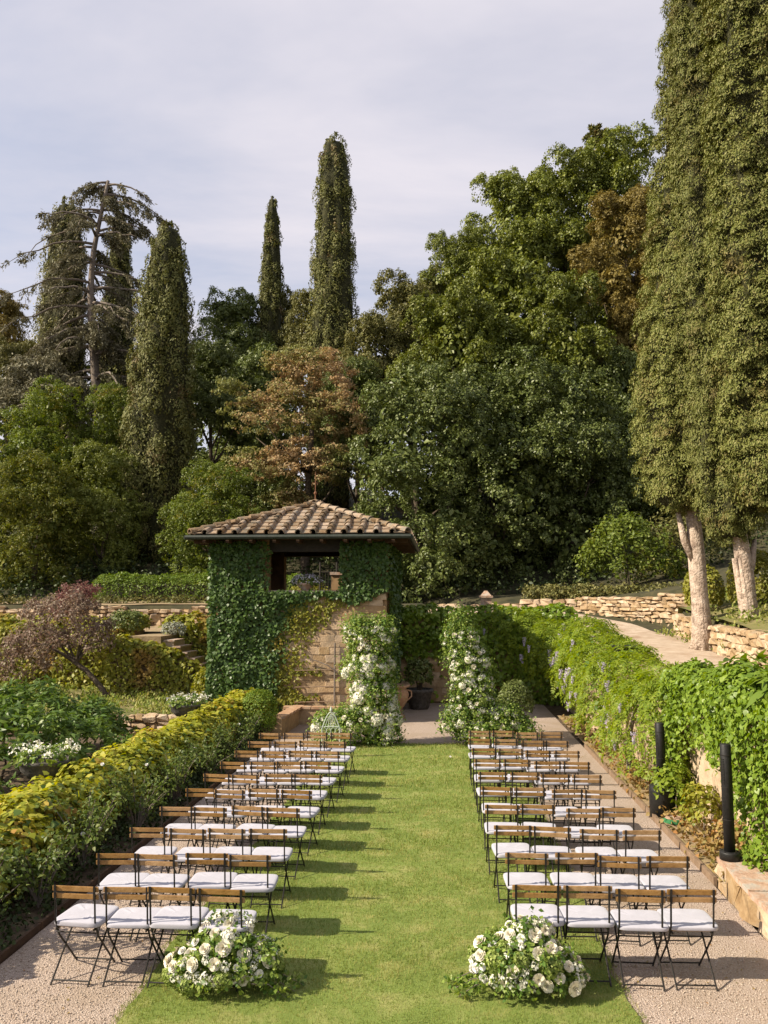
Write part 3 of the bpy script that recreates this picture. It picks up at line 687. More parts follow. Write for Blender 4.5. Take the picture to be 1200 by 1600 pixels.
iv = thing('ivy', 'bright glossy ivy cascading over the near end of the right wall', 'ivy', (0, 0, 0))
g1 = ivy_panel((3.76, 13.8, .12), (0, -1, 0), (0, 0, 1), 6.6, 2.1, 1500, .066, .34, mask=m_bare)
g2 = dome([(3.88 + .1 * math.sin(k * 2.1), 7.6 + k * .62, 2.04 - .025 * max(0, k - 6) + .07 * math.sin(k * 1.7), .42 + .08 * math.sin(k * 1.3), .62, .32 + .08 * math.sin(k * 2.9)) for k in range(11)], 19000, .068, zmin=1.5)
foliage(iv, join_geo(g1, g2), T_IVY, g_ivyr)
sh = dome([(3.95, 11.2, 2.28, .42, .5, .28), (3.9, 9.9, 2.25, .35, .5, .26)], 300, .26, up=.6, zmin=2.1)
foliage(iv, sh, T_PINNA, g_ivyr, 'shoots')

def compound(P, Nn, T, L_, pairs=5, leaf=.1):
    Nn = unit(Nn); T = unit(T - Nn * (T * Nn).sum(1, keepdims=True)); B = np.cross(T, Nn)
    out_ = []
    for k in range(pairs):
        s = (.25 + .75 * k / (pairs - 1)) * L_
        base = P + T * s[:, None] - Nn * ((s / L_) ** 2 * .35 * L_)[:, None]
        for sg in (-1, 1):
            t = unit(T * .55 + B * sg * .85 + rng.normal(size=P.shape) * .15)
            out_.append((base, Nn + rng.normal(size=P.shape) * .25, t, leaf * rng.uniform(.75, 1.15, len(P))))
    out_.append((P + T * L_[:, None] - Nn * (.35 * L_)[:, None], Nn, T, leaf * np.ones(len(P))))
    return join_geo(*out_)
T_LEAFLET = (np.array([(0, 0, 0), (.2, .4, .04), (0, 1, -.06), (-.2, .4, .04)]), np.array([(0, 1, 2), (0, 2, 3)]))
wi = thing('wisteria', 'feathery wisteria with lilac blooms tumbling over the right wall', 'wisteria', (0, 0, 0))
wl = []
for k in range(13):
    y = 13.9 + k * .84
    wl.append((3.62 + .14 * math.sin(k * 2.3), y, float(np.interp(y, [13, 15, 18, 21, 24], [1.08, 1.02, 1.15, 1.35, 1.5])) + .08 * math.sin(k * 1.9), .62 + .14 * math.sin(k * 1.1 + 1) - (.28 if y < 14.6 else 0), .85 if y > 14.6 else .6, 1.02 + .1 * math.sin(k * 2.7)))
    wl.append((3.98 + .2 * math.sin(k * 1.3), y + .3, float(np.interp(y, [13, 15, 18, 21, 24], [1.86, 1.74, 1.95, 2.2, 2.5])) + .08 * math.sin(k * 3.1), .62, .7, .38))
wl += [(3.25, 25.2, 1.7, .85, .9, 1.1), (2.75, 26.5, 2.15, .9, .55, .85), (2.1, 26.9, 2.6, .8, .5, .5)]
P, n_, T, _s = dome(wl, 7000, .1, up=.5, jit=.35, bumps=.12, zmin=.25)
T = T + np.array([-.25, -.35, -.1])
foliage(wi, compound(P, n_, T, .26 * rng.uniform(.7, 1.3, len(P)), 5, .092), T_LEAFLET, g_wist)
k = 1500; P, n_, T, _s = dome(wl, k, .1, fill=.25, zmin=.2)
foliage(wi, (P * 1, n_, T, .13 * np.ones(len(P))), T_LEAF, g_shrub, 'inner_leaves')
stm = MB()
for y in (13.4, 16.2, 19.0, 22.2): stm.tube([(3.45, y, 0), (3.5, y + .1, .7), (3.6, y - .05, 1.3), (3.8, y + .2, 2.0)], [.05, .045, .035, .02], 6)
stm.build('stem', m_branch, wi)
def raceme():
    n = 90; t = rng.uniform(0, 1, n); a = rng.uniform(0, 2 * np.pi, n); r0 = .05 * (1 - t) ** .7 + .008
    P = np.stack([r0 * np.cos(a), r0 * np.sin(a), -t * .27], -1); d = np.stack([np.cos(a), np.sin(a), 0 * a], -1)
    return leaf_mesh('flower_cluster', P, d + [0, 0, .3], d * .4 + [0, 0, -.6] + rng.normal(size=(n, 3)) * .3, .034 * np.ones(n), T_LEAF, m_lilac)
RM = [raceme() for _ in range(3)]
k = 0
while k < 42:
    l = random.choice(wl); d = Vector((-1, random.uniform(-1.0, .2), random.uniform(-.6, .6))).normalized()
    p = Vector(l[:3]) + Vector((d.x * l[3] * 1.12, d.y * l[4], d.z * l[5]))
    if p.x > 3.5 or p.y < 14.0: continue
    if p.y < 16.5 and random.random() < .6: continue
    o = link('flower_cluster', random.choice(RM), wi, p, (random.gauss(0, .2), random.gauss(0, .2), random.uniform(0, 6)), [random.uniform(.6, .95)] * 3); k += 1

bw = thing('retaining_wall', 'tall stone retaining wall behind the flower arch', 'wall', (0, 0, 0))
MB().box((1.3, 27.35, 1.35), (5.8, .5, 2.8)).build('wall', m_plaster, bw)
r_ = random.Random(5); z = .05
while z < 1.9:
    ch = r_.uniform(.18, .28); x = -1.5
    while x < 1.6:
        w = r_.uniform(.3, .6); link('stone', r_.choice(PST), bw, (x + w / 2, 27.10, z + ch / 2), (0, 0, 0), (w, .12, ch)); x += w
    z += ch
iv = thing('ivy', 'ivy cloaking the retaining wall behind the flower arch', 'ivy', (0, 0, 0))
def m_back(u, v):
    x = u - 1.6
    bare = ((x < .55) & (v < 1.55 - .25 * np.abs(wob(u, v, 3)))).astype(float)
    return 1 - bare * .96
g1 = ivy_panel((-1.6, 27.08, .05), (1, 0, 0), (0, 0, 1), 5.9, 2.85, 300, .14, .32, mask=m_back)
g2 = dome([(-1.2 + j * .7, 27.3, 2.82 + .06 * math.sin(j * 2), .55, .42, .30) for j in range(8)], 2600, .14, zmin=2.4)
g3 = dome([(-1.1, 27.0, 1.75, .5, .4, .35), (-.3, 26.95, 1.95, .6, .4, .3), (.4, 27.0, 1.8, .5, .4, .4), (1.1, 26.9, 1.6, .5, .5, .7)], 900, .14)
foliage(iv, join_geo(g1, g2, g3), T_IVY, g_ivyr)
lp = thing('stone_lantern', 'small square stone pillar with pointed cap on the far wall', 'pillar', (1.42, 28.3, 2.55))
MB().box((0, 0, .42), (.36, .36, .84)).build('shaft', m_flag, lp); MB().box((0, 0, .87), (.46, .46, .07)).build('cap', m_flag, lp); MB().box((0, 0, .99), (.36, .36, .17), taper=.25).build('peak', m_flag, lp)

# right bed: edging, dry ground plants, ledge, black columns
for j, (ya, yb) in enumerate(((10.25, 12.9), (12.92, 15.8), (15.82, 19.2))):
    t = MB().box((3.14, (ya + yb) / 2, .03), (.04, yb - ya, .12), Matrix.Rotation(random.gauss(0, .004), 3, 'Z')).build('edging_board', m_edge)
    tag(t, ('near', 'middle', 'far')[j] + ' brown edging board between gravel and dry bed under the wisteria', 'edging board', 'boards edging the right bed')
for j, (ya, yb) in enumerate(((5.0, 8.4), (8.42, 12.4), (12.42, 16.9))):
    t = MB().box((-4.11, (ya + yb) / 2, .02), (.035, yb - ya, .10)).build('edging_board', m_beam)
    tag(t, ('near', 'middle', 'far')[j] + ' brown edging board along the rose bed on the left', 'edging board', 'boards edging the left bed')
sheet('flowerbed', axis((3.16, 3.77, .1)), axis((9.5, 24, .2)), lambda x, y: .05 + .03 * wob(x, y, 5), m_terr, 'dry earth bed at the foot of the ivy wall', 'flowerbed')
k = 260; c = np.stack([rng.uniform(3.2, 3.75, k), 9.6 + 14 * rng.uniform(0, 1, k) ** 1.4, rng.uniform(.08, .22, k)], -1)
g = clumped(c, .10, 9, .085, up=.6)
tag(link('bedding_plants', leaf_mesh('bedding_plants', *g, T_LEAF, g_dry)), 'dried yellowing plants covering the bed under the wall', 'plants', None, 'stuff')
for j, (x, y, h, rr, mt, lab) in enumerate(((3.55, 12.0, .75, .3, g_yell2, 'pale leafy sapling against the bare patch of the right wall'), (3.45, 13.0, .85, .32, g_wist, 'light green bushy plant beside the farther black column'), (3.6, 11.0, .5, .25, g_dry, 'low dry plant at the foot of the bare wall patch'))):
    t = thing('bed_plant', lab, 'plant', (x, y, .05))
    MB().tube([(0, 0, 0), (.02, 0, h * .8)], [.012, .005], 5).build('stem', m_branch, t)
    foliage(t, dome([(0, 0, h * .55, rr, rr, h * .45)], 420, .085, fill=.3), T_LEAF, mt)
sl_ = thing('stone_ledge', 'low ledge of sandstone blocks topped with reddish flagstones right of the chairs', 'stone ledge', (0, 0, 0))
MB().box((3.52, 8.3, .10), (.5, 3.76, .28)).build('core', m_core, sl_)
r_ = random.Random(3); y = 6.3
while y < 10.18:
    l = min(r_.uniform(.32, .6), 10.2 - y); two = r_.random() < .5
    if two:
        link('stone', r_.choice(ST), sl_, (3.24, y + l / 2, .06), (0, 0, 0), (.26, l * .98, .16)); link('stone', r_.choice(ST), sl_, (3.25, y + l / 2, .21), (0, 0, r_.gauss(0, .02)), (.25, l * .98, .15))
    else: link('stone', r_.choice(ST), sl_, (3.25, y + l / 2, .135), (0, 0, r_.gauss(0, .03)), (.27, l * .98, .30))
    y += l
for ya, yb, dx in ((6.3, 7.8, .02), (7.82, 9.05, -.02), (9.07, 10.2, 0)):
    for xa, xb in ((3.13, 3.46), (3.475, 3.80)):
        MB().box(((xa + xb) / 2 + dx, (ya + yb) / 2 + (.06 if xa > 3.3 else 0), .31), (xb - xa, yb - ya - .02, .055), Matrix.Rotation(r_.gauss(0, .015), 3, 'Z')).build('flagstone', m_flag, sl_)
def column(x, y, z0, h, label, rb, hb, rp=.062):
    t = thing('black_column', label, 'column', (x, y, z0), 0, 'slim black columns along the right wall')
    MB().lathe([(rb, 0), (rb, hb * .85), (rb * .96, hb), (.02, hb + .003)], 28).build('base', m_black, t, True)
    MB().lathe([(rp, hb), (rp, h - .01), (rp * .9, h), (.01, h + .002)], 24).build('pole', m_black, t, True)
    for f in (.34, .62, .9): MB().lathe([(rp * 1.05, h * f), (rp * 1.05, h * f + .012)], 24).build('collar', m_metal, t)
    gr = MB()
    for k in range(16): gr.box((-rp * .985 * math.cos(.5), -rp * .985 * math.sin(.5), h * .66 + k * h * .014), (.012, .05, .006), Matrix.Rotation(.5, 3, 'Z'))
    gr.build('grille', m_metal, t)
    for k in range(5):
        a = k * 1.2566; MB().lathe([(.012, 0), (.012, .008), (.002, .010)], 6, (rb * .8 * math.cos(a), rb * .8 * math.sin(a), hb)).build('bolt', m_metal, t)
    return t
t = column(3.27, 10.1, .34, 1.30, 'slim black column standing on the end of the stone ledge', .115, .09)
MB().tube([(.1, -.02, .03), (.25, -.1, .02), (.42, -.02, .02), (.5, .1, .02)], .012, 6).build('cable', m_black, t)
column(3.30, 13.2, .03, 1.40, 'slim black column rising from a wide black drum half hidden by wisteria', .19, .46, .068)
t = thing('valve_cover', 'flat grey valve cover with a green rim in the right bed', 'valve cover', (3.36, 12.8, .06))
MB().lathe([(.16, 0), (.16, .05), (.02, .052)], 20).build('rim', surf_mat('green_plastic', [(.03, .16, .06), (.05, .2, .08)], 20), t); MB().lathe([(.13, .053), (.13, .062), (.01, .065)], 20).build('lid', m_flag, t)
bx = at(980, 1024, 18.5)
eq = thing('equipment_box', 'black electronics box with a raised lid at the wisteria edge of the drive', 'equipment box', (bx.x + .02, 18.5, bx.z - .16), R(12))
MB().box((0, 0, .16), (.52, .36, .30)).build('case', m_black, eq); MB().box((0, .02, .335), (.6, .42, .035), Matrix.Rotation(R(6), 3, 'X')).build('lid', m_black, eq)
for s in (-.2, .2): MB().box((s, -.185, .2), (.09, .02, .07)).build('socket', m_flag, eq)
for sx in (-.2, .2):
    for sy in (-.13, .13): MB().tube([(sx, sy, -1.0), (sx, sy, .02)], .015, 6).build('leg', m_metal, eq)

# ------------------------------------------------------------------ hedges and shrubs
cw = thing('low_wall', 'low rough wall buried under the yellow creeper on the left', 'wall', (0, 0, 0))
MB().box((-5.25, 14.2, .28), (.42, 16.6, .58)).build('wall', m_core, cw)
hd = thing('creeper_hedge', 'long yellow green creeper hedge running beside the left chairs', 'hedge', (0, 0, 0))
hl = []
for k in range(27):
    y = 6.6 + k * .6
    hl.append((-5.25 + .08 * math.sin(k * 1.7), y, .42 + .05 * math.sin(k * 2.3) - (.10 if 3 < k < 6 else 0), .56 + .06 * math.sin(k * 1.3), .62, .50 + .05 * math.sin(k * 2.9)))
g = dome(hl, 30000, .098, up=.55, jit=.4, bumps=.15, zmin=.05)
foliage(hd, g, T_IVY, g_yell)
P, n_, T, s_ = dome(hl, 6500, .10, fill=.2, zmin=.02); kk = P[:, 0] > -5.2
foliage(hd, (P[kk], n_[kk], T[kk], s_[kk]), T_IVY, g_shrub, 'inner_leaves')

def shrub(name, label, cat, loc, lobes, n, size, mat, templ=T_LEAF, clumps=None, stem=True, group=None, rz=0, **kw):
    t = thing(name, label, cat, loc, rz, group)
    if stem:
        mb = MB()
        for j in range(5):
            l = random.choice(lobes); a = Vector((random.uniform(-.06, .06), random.uniform(-.06, .06), -.05)); b = Vector(l[:3])
            mb.tube([a, a.lerp(b, .5) + Vector((random.uniform(-.1, .1), random.uniform(-.1, .1), .05)), b], [.03 * max(1, l[5]), .02 * max(1, l[5]), .008], 5)
        mb.build('stem', m_bark2, t)
    if clumps:
        nc, cr_, per = clumps
        P, n_, T, _ = dome(lobes, nc, 1, fill=.16, bumps=.25, zmin=kw.get('zmin'))
        d = unit(n_); foliage(t, clumped(P, cr_ * rng.uniform(.7, 1.3, len(P)), per, size, d), templ, mat)
    else: foliage(t, dome(lobes, n, size, **kw), templ, mat)
    return t
shrub('topiary_ball', 'clipped round topiary bush at the far end of the creeper hedge', 'topiary', (-4.53, 20.1, 0), [(0, 0, .62, .46, .46, .52), (0, 0, .35, .40, .40, .36)], 5200, .06, g_box, T_TUFT, fill=.06, bumps=.04, up=.5, jit=.5)
tp = thing('planter_tub', 'dark round planter tub beside the right flower column', 'planter', (1.72, 20.7, 0))
MB().lathe([(.20, 0), (.25, .02), (.31, .42), (.33, .43), (.33, .48), (.28, .48), (.27, .42)], 20).build('tub', m_black, tp, True)
shrub('topiary_ball', 'dark clipped bush in the round tub right of the arch', 'topiary', (1.72, 20.7, .44), [(0, 0, .35, .46, .46, .42), (0, 0, .55, .36, .36, .36)], 3200, .07, g_oakd, T_TUFT, fill=.08, bumps=.06)
shrub('broadleaf_shrub', 'large glossy leaved shrub with coral buds behind the creeper hedge', 'shrub', (-8.1, 14.9, 0), [(0, 0, .75, 1.5, 1.2, .85), (1.0, .9, .55, .9, .9, .75), (-1.2, .5, .9, 1.2, 1.1, .9), (.6, -.9, .45, .8, .8, .6), (-.3, -1.6, .4, .9, .8, .6)], 0, .17, g_shrub, T_PINNA, clumps=(520, .13, 15)).scale = (1, 1, .8)
shrub('broadleaf_shrub', 'bushy green shrub at the left edge beyond the flower bowl', 'shrub', (-9.6, 17.6, 0), [(0, 0, .8, 1.6, 1.2, 1.0), (1.6, .4, .6, 1.0, .9, .75)], 0, .17, g_shrub, T_PINNA, clumps=(520, .13, 15)).scale = (1, 1, .8)
shrub('broadleaf_shrub', 'low green shrub in front of the nearer flower bowl', 'shrub', (-6.75, 11.0, 0), [(0, 0, .45, .7, .9, .5), (-.7, .9, .5, .7, .8, .6)], 4000, .13, g_shrub, T_PINNA, up=.7, jit=.5, bumps=.2)
shrub('ball_shrub', 'small round leafy bush at the foot of the stairs', 'shrub', (-6.6, 23.6, .4), [(0, 0, .5, .7, .5, .5)], 900, .10, g_yell2, T_IVY)
for (px, y, lab) in ((70, 12.1, 'nearer dark stone bowl of white flowers on the creeper hedge'), (291, 18.6, 'farther dark stone bowl of white flowers on the creeper hedge')):
    q = at(px, 1215 if px < 100 else 1118, y)
    t = thing('flower_bowl', lab, 'bowl', (q.x, y, 0), 0, 'stone bowls along the creeper hedge')
    MB().lathe([(.16, 0), (.16, .1), (.11, .16), (.11, .62), (.15, .68)], 16).build('pedestal', m_stone_shade, t)
    MB().lathe([(.14, .68), (.22, .70), (.34, .82), (.37, .92), (.39, .93), (.39, .97), (.33, .97), (.32, .90)], 22).build('bowl', m_stone_shade, t, True)
    f = thing('potted_flowers', 'white flowers spilling from the ' + ('nearer' if px < 100 else 'farther') + ' bowl on the hedge', 'flowers', (q.x, y, .93), 0, 'white flowers in the hedge bowls')
    foliage(f, dome([(0, 0, .08, .42, .42, .13)], 420, .085, zmin=-.05), T_LEAF, g_bouq)
    foliage(f, clumped(np.stack([rng.uniform(-.4, .4, 34), rng.uniform(-.4, .4, 34), rng.uniform(.12, .24, 34)], -1), .05, 9, .05), T_LEAF, m_whiteleaf, 'blossom')

# roses in the bed between hedge and chairs
def petal_ring(n, r0, r1, h, z0, w, curl, ph):
    V = []; Fq = []
    for j in range(n):
        a0 = 2 * math.pi * j / n + ph; b = len(V)
        for v in (0, .5, 1):
            for u in (-1, 0, 1):
                a = a0 + u * w * (.55 + .45 * v) * (1 if v < 1 else .72)
                rr = r0 + (r1 - r0) * v ** 1.4 - .05 * abs(u) * r1 + (curl * v * v)
                V.append((rr * math.cos(a), rr * math.sin(a), z0 + h * math.sin(v * 1.45) - (.06 if u else 0) * v))
        for v in range(2):
            for u in range(2):
                q = b + v * 3 + u; Fq.append((q, q + 1, q + 4, q + 3))
    return V, Fq
def rose_mesh(seed, mat):
    mb = MB()
    for n, r0, r1, h, z0, w, cu in ((3, .04, .10, .62, .30, 1.25, -.02), (4, .06, .24, .60, .24, .95, .0), (5, .08, .40, .56, .16, .78, .03), (6, .10, .56, .50, .08, .68, .05), (6, .12, .68, .40, 0, .66, .09)):
        v, f = petal_ring(n, r0, r1, h, z0, w, cu, seed * 1.3 + n); mb.add(v, f)
    return mb.mesh('rose', mat, True)
ROSE = [rose_mesh(s, m_petal) for s in range(3)]; ROSEW = [rose_mesh(s + 4, m_white) for s in range(2)]
def ball_mesh(name, n, r0, mat, leaf=.045, flat=.8):
    d = rdir(n); d[:, 2] = np.abs(d[:, 2]) * 1.1 - .15; d = unit(d); P = d * r0 * (1 + rng.normal(size=(n, 1)) * .05) * np.array([1, 1, flat]) 
    return leaf_mesh(name, P, d + rng.normal(size=(n, 3)) * .3, rng.normal(size=(n, 3)), leaf * rng.uniform(.7, 1.2, n), T_LEAF, mat)
HYG = ball_mesh('hydrangea', 260, .085, m_green_fl, .036); HYW = ball_mesh('hydrangea', 260, .085, m_whiteleaf, .038)
SPR = ball_mesh('blossom_spray', 46, .05, m_whiteleaf, .034, 1.2)
def bloom(src, name, parent, p, d, sc):
    q = Vector(d).to_track_quat('Z', 'Y'); o = link(name, src, parent, p, q.to_euler(), (sc, sc, sc)); return o
for (x, y, h, wd, lab) in ((-4.55, 7.9, .85, .55, 'rose bush at the near left end of the rose bed'), (-4.42, 9.0, .6, .45, 'small open rose bush beside the second row of chairs'), (-4.45, 10.2, .85, .5, 'pale leaved rose bush against the middle of the creeper hedge'), (-4.40, 11.8, .85, .52, 'tall rose bush with white blooms touching the hedge'), (-4.38, 13.5, .78, .5, 'dark rose bush with one pale bloom by the chairs'), (-4.4, 15.2, .7, .5, 'rose bush between the sixth and seventh chair rows'), (-4.4, 16.9, .75, .5, 'shaded rose bush near the far end of the rose bed'), (-4.45, 18.5, .7, .5, 'last rose bush just before the topiary ball')):
    t = thing('rose_bush', lab, 'rose bush', (x, y, 0), 0, 'rose bushes in the left bed')
    mb = MB(); cs = []
    for j in range(14):
        a = random.uniform(0, 6.28); tip = Vector((math.cos(a) * wd * random.uniform(.3, 1), math.sin(a) * wd * random.uniform(.3, 1.2), h * random.uniform(.6, 1.1)))
        mb.tube([(0, 0, 0), tip * .5 + Vector((0, 0, .1)), tip], [.010, .008, .004], 5)
        for s in (.45, .65, .82, 1.0): cs.append(tip * s + Vector((0, 0, .06)))
    mb.build('stem', m_branch, t)
    foliage(t, clumped([tuple(c) for c in cs], .12, 15, .062, up=.7), T_LEAF, g_rose)
    for j in range(2 if h > .7 else 1):
        c = random.choice(cs); bloom(random.choice(ROSEW), 'rose', t, c + Vector((.03, -.05, .09)), (.2, -.5, .7), random.uniform(.030, .042))
k = 520; c = np.stack([rng.uniform(-4.75, -4.15, k), rng.uniform(6.8, 20, k), rng.uniform(.0, .14, k)], -1)
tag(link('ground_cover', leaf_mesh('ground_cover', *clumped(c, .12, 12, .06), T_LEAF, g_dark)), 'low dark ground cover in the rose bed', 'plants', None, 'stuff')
# clipped and creeper-covered masses on the left
iw = thing('retaining_wall', 'creeper hidden retaining wall left of the garden stairs', 'wall', (0, 0, 0))
MB().box((-16.2, 27.05, 1.15), (12.2, .5, 2.3)).build('wall', m_core, iw)
iw2 = thing('retaining_wall', 'short creeper hidden wall between stairs and pavilion', 'wall', (0, 0, 0))
MB().box((-7.75, 27.05, 1.15), (2.6, .5, 2.3)).build('wall', m_core, iw2)
lv = thing('creeper', 'broad green and russet creeper over the wall left of the stairs', 'creeper', (0, 0, 0))
g1 = ivy_panel((-21, 26.78, .3), (1, 0, 0), (0, 0, 1), 10.8, 2.2, 300, .12, .40)
g2 = dome([(-21 + j * .75, 27.0, 2.42 + .1 * math.sin(j * 1.9), .65, .5, .36 + .08 * math.sin(j * 2.7)) for j in range(15)], 7500, .125, zmin=1.9)
foliage(lv, join_geo(g1, g2), T_IVY, g_yell2)
shrub('clipped_bush', 'dark clipped bush on the wall corner above the garden stairs', 'bush', (-10.55, 26.8, 2.2), [(0, 0, .35, .62, .5, .42)], 2400, .09, g_oakd, T_TUFT)
lv2 = thing('creeper', 'yellow green creeper on the wall between stairs and pavilion', 'creeper', (0, 0, 0))
g1 = ivy_panel((-9.0, 26.78, .8), (1, 0, 0), (0, 0, 1), 2.6, 1.6, 340, .115, .3)
g2 = dome([(-8.9 + j * .6, 27.0, 2.45 + .06 * math.sin(j * 2), .5, .5, .38) for j in range(5)], 1500, .15, zmin=2.0)
foliage(lv2, join_geo(g1, g2), T_IVY, g_yell2)
lv3 = thing('creeper', 'creeper mound sloping down in front of the garden stairs', 'creeper', (0, 0, 0))
mb = MB(); mb.add([(-10.2, 24.6, .3), (-6.7, 24.6, .3), (-6.7, 24.6, .55), (-8.5, 24.6, 1.75), (-10.2, 24.6, 2.1), (-10.2, 25.0, .3), (-6.7, 25.0, .3), (-6.7, 25.0, .55), (-8.5, 25.0, 1.75), (-10.2, 25.0, 2.1)], [(0, 1, 2, 3, 4), (9, 8, 7, 6, 5), (0, 5, 6, 1), (1, 6, 7, 2), (2, 7, 8, 3), (3, 8, 9, 4), (4, 9, 5, 0)])
mb.build('bank_wall', m_core, lv3)
def m_tri(u, v): return (v < np.interp(u, [0, 1.7, 3.5], [1.95, 1.55, .4]) + .1 * wob(u, v, 4)).astype(float)
g1 = ivy_panel((-10.2, 24.58, .3), (1, 0, 0), (0, 0, 1), 3.5, 2.1, 360, .11, .3, mask=m_tri)
g2 = dome([(-10.0 + j * .55, 24.75, np.interp(-10.0 + j * .55, [-10.2, -8.5, -6.7], [2.05, 1.75, .6]), .42, .35, .2) for j in range(7)], 900, .15)
foliage(lv3, join_geo(g1, g2), T_IVY, g_yell2)
stp = thing('garden_stairs', 'narrow stone garden stairs climbing left between creepers', 'stairs', (0, 0, 0))
for j in range(9):
    x = -6.75 - j * .22; z = .55 + j * .185
    MB().box((x, 25.55, z - .3), (.36, 1.0, .6), Matrix.Rotation(random.gauss(0, .02), 3, 'Z')).build('riser', m_stone, stp)
    MB().box((x + .02, 25.53, z + .028), (.34, 1.04, .05), Matrix.Rotation(random.gauss(0, .02), 3, 'Z')).build('step', m_flag, stp)
MB().box((-9.2, 25.9, 1.05), (1.0, 2.0, 2.3)).build('landing', m_terr, stp)
shrub('grey_bush', 'small silvery bush at the head of the stairs', 'bush', (-8.75, 26.2, 2.15), [(0, 0, .2, .42, .3, .25)], 500, .08, leaf_mat('silver_leaf', [(.22, .24, .18), (.34, .35, .28)], .15))
bh = thing('box_hedge', 'wide clipped green hedge above the stone terrace wall', 'hedge', (0, 0, 0))
bl = [(-14.2 + j * .62, 33.9, 3.75 + .04 * math.sin(j * 2), .62, .75, .66 + .05 * math.sin(j * 1.3)) for j in range(14)]
foliage(bh, dome(bl, 15000, .11, fill=.06, bumps=.07, up=.5, zmin=3.1), T_TUFT, g_box)
MB().box((-10.0, 33.95, 3.6), (8.2, .9, .7)).build('dark_core', m_hill, bh)
k = 240; c = np.stack([rng.uniform(-20, -7.8, k), rng.uniform(32.6, 33.2, k), rng.uniform(3.15, 3.35, k)], -1)
tag(link('ground_cover', leaf_mesh('ground_cover', *clumped(c, .2, 12, .12), T_LEAF, g_olive)), 'low ground cover in front of the terrace hedge', 'plants', None, 'stuff')
k = 420; c = np.stack([rng.uniform(-20, -6.2, k), rng.uniform(20.4, 26.4, k), rng.uniform(.43, .5, k)], -1)
tag(link('bank_grass', leaf_mesh('bank_grass', *clumped(c, .22, 40, .10, updir=1.0), T_TUFT, g_grass)), 'rough grass tufts on the bank behind the hedge', 'grass', None, 'stuff')
for (x, y, lo, n, mt, lab) in ((7.95, 26.6, [(0, 0, .75, .55, .9, .8)], 3800, g_boxy, 'round yellow green hedge mound left of the nearest cypress trunk'), (8.75, 24.4, [(0, 0, .8, .75, 1.0, .95), (.7, .6, .8, .7, .8, .8)], 5200, g_boxy, 'wide yellow green hedge mound between the two cypress trunks'), (9.15, 20.9, [(0, 0, .7, .8, 1.2, .85), (.3, -1.6, .6, .8, 1.0, .8)], 5600, g_box, 'glossy green hedge mound right of the second cypress trunk')):
    z = float(height(np.array(x + .2), np.array(y)))
    shrub('hedge_mound', lab, 'hedge', (x + .2, y, z - .1), lo, n, .11, mt, T_LEAF, fill=.06, bumps=.05, group='clipped hedge mounds on the bank')
z = float(height(np.array(8.2), np.array(36.5)))
shrub('large_shrub', 'big fresh green shrub above the drive wall', 'shrub', (8.0, 36.3, z - .1), [(0, 0, 1.3, 1.7, 1.4, 1.4), (-.9, -.3, 1.0, 1.1, 1.1, 1.0), (.9, 0, 1.0, 1.2, 1.2, 1.0), (-.2, 0, 2.2, 1.0, 1.0, .8)], 0, .16, g_bright, T_LEAF, clumps=(230, .42, 34), zmin=.1)
shrub('large_shrub', 'greyer bushy shrub right of the fresh green one', 'shrub', (10.3, 37.5, z), [(0, 0, 1.5, 1.6, 1.3, 1.5), (.8, .2, 2.1, 1.2, 1.1, 1.0)], 0, .15, g_olive, T_LEAF, clumps=(150, .42, 34), zmin=.1)
k = 300; yy = rng.uniform(0, 1, k); c = np.stack([3.6 + 6 * yy, 36.5 - 3.6 * yy + rng.uniform(-.3, .8, k), 3.45 + rng.uniform(0, .35, k)], -1)
tag(link('undergrowth', leaf_mesh('undergrowth', *clumped(c, .28, 22, .13), T_LEAF, g_olive)), 'low leafy undergrowth along the top of the drive wall', 'undergrowth', None, 'stuff')
k = 420; xx = rng.uniform(7.4, 14, k); yy = rng.uniform(16, 30, k); c = np.stack([xx, yy, height(xx, yy) + .05], -1)
tag(link('slope_grass', leaf_mesh('slope_grass', *clumped(c, .25, 30, .12, updir=1.0), T_TUFT, g_grass)), 'dry grass tufts on the bank around the cypress trunks', 'grass', None, 'stuff')

# ------------------------------------------------------------------ trees
def hz(x, y): return float(height(np.array(float(x)), np.array(float(y))))
def cyp_rad(a, t, H, zs, rs, ribs, seed):
    rib = np.abs(np.sin((a * ribs + 1.6 * np.sin(t * 7 + seed) + 1.1 * np.sin(t * 17 + a)) / 2)) ** .6
    return np.interp(t, zs, rs) * (.74 + .28 * rib + .07 * wob(a * 2, t * H * .7, 1.4, seed) + .05 * wob(a * 3, t * H * 2.1, 1.3, seed + 3))
def cypress_crown(name, H, zs, rs, ncl, per, leaf, mat, lean=(0, 0), cr=.30, squash=1.7, ribs=7, seed=0, templ=T_TUFT, zcut=None):
    """upright tufts on flame-like clumps over a tall ribbed column; zs, rs: radius profile (0..1 of H)"""
    w = np.interp(np.linspace(0, 1, 200), zs, rs) + .05; cdf = np.cumsum(w) / w.sum()
    t = np.interp(rng.uniform(size=ncl), cdf, np.linspace(0, 1, 200)); a = rng.uniform(0, 2 * np.pi, ncl)
    rad = cyp_rad(a, t, H, zs, rs, ribs, seed) * rng.uniform(.72, 1.05, ncl)
    crs = np.minimum(cr * rng.uniform(.5, 1.4, ncl), .25 + rad * .6) * np.clip(.35 + rad / max(rs), .4, 1.1)
    rad = np.maximum(rad - crs * .4, 0)
    C = np.stack([lean[0] * t + rad * np.cos(a), lean[1] * t + rad * np.sin(a), t * H - crs * squash * .5], -1)
    o_ = np.stack([np.cos(a), np.sin(a), .35 + 0 * a], -1)
    g = clumped(C, crs, per, leaf, unit(o_), up=.30, jit=.22, surf=.8, updir=1.5, squash=(1, 1, squash), zcut=zcut)
    return leaf_mesh(name, *g, templ, mat)
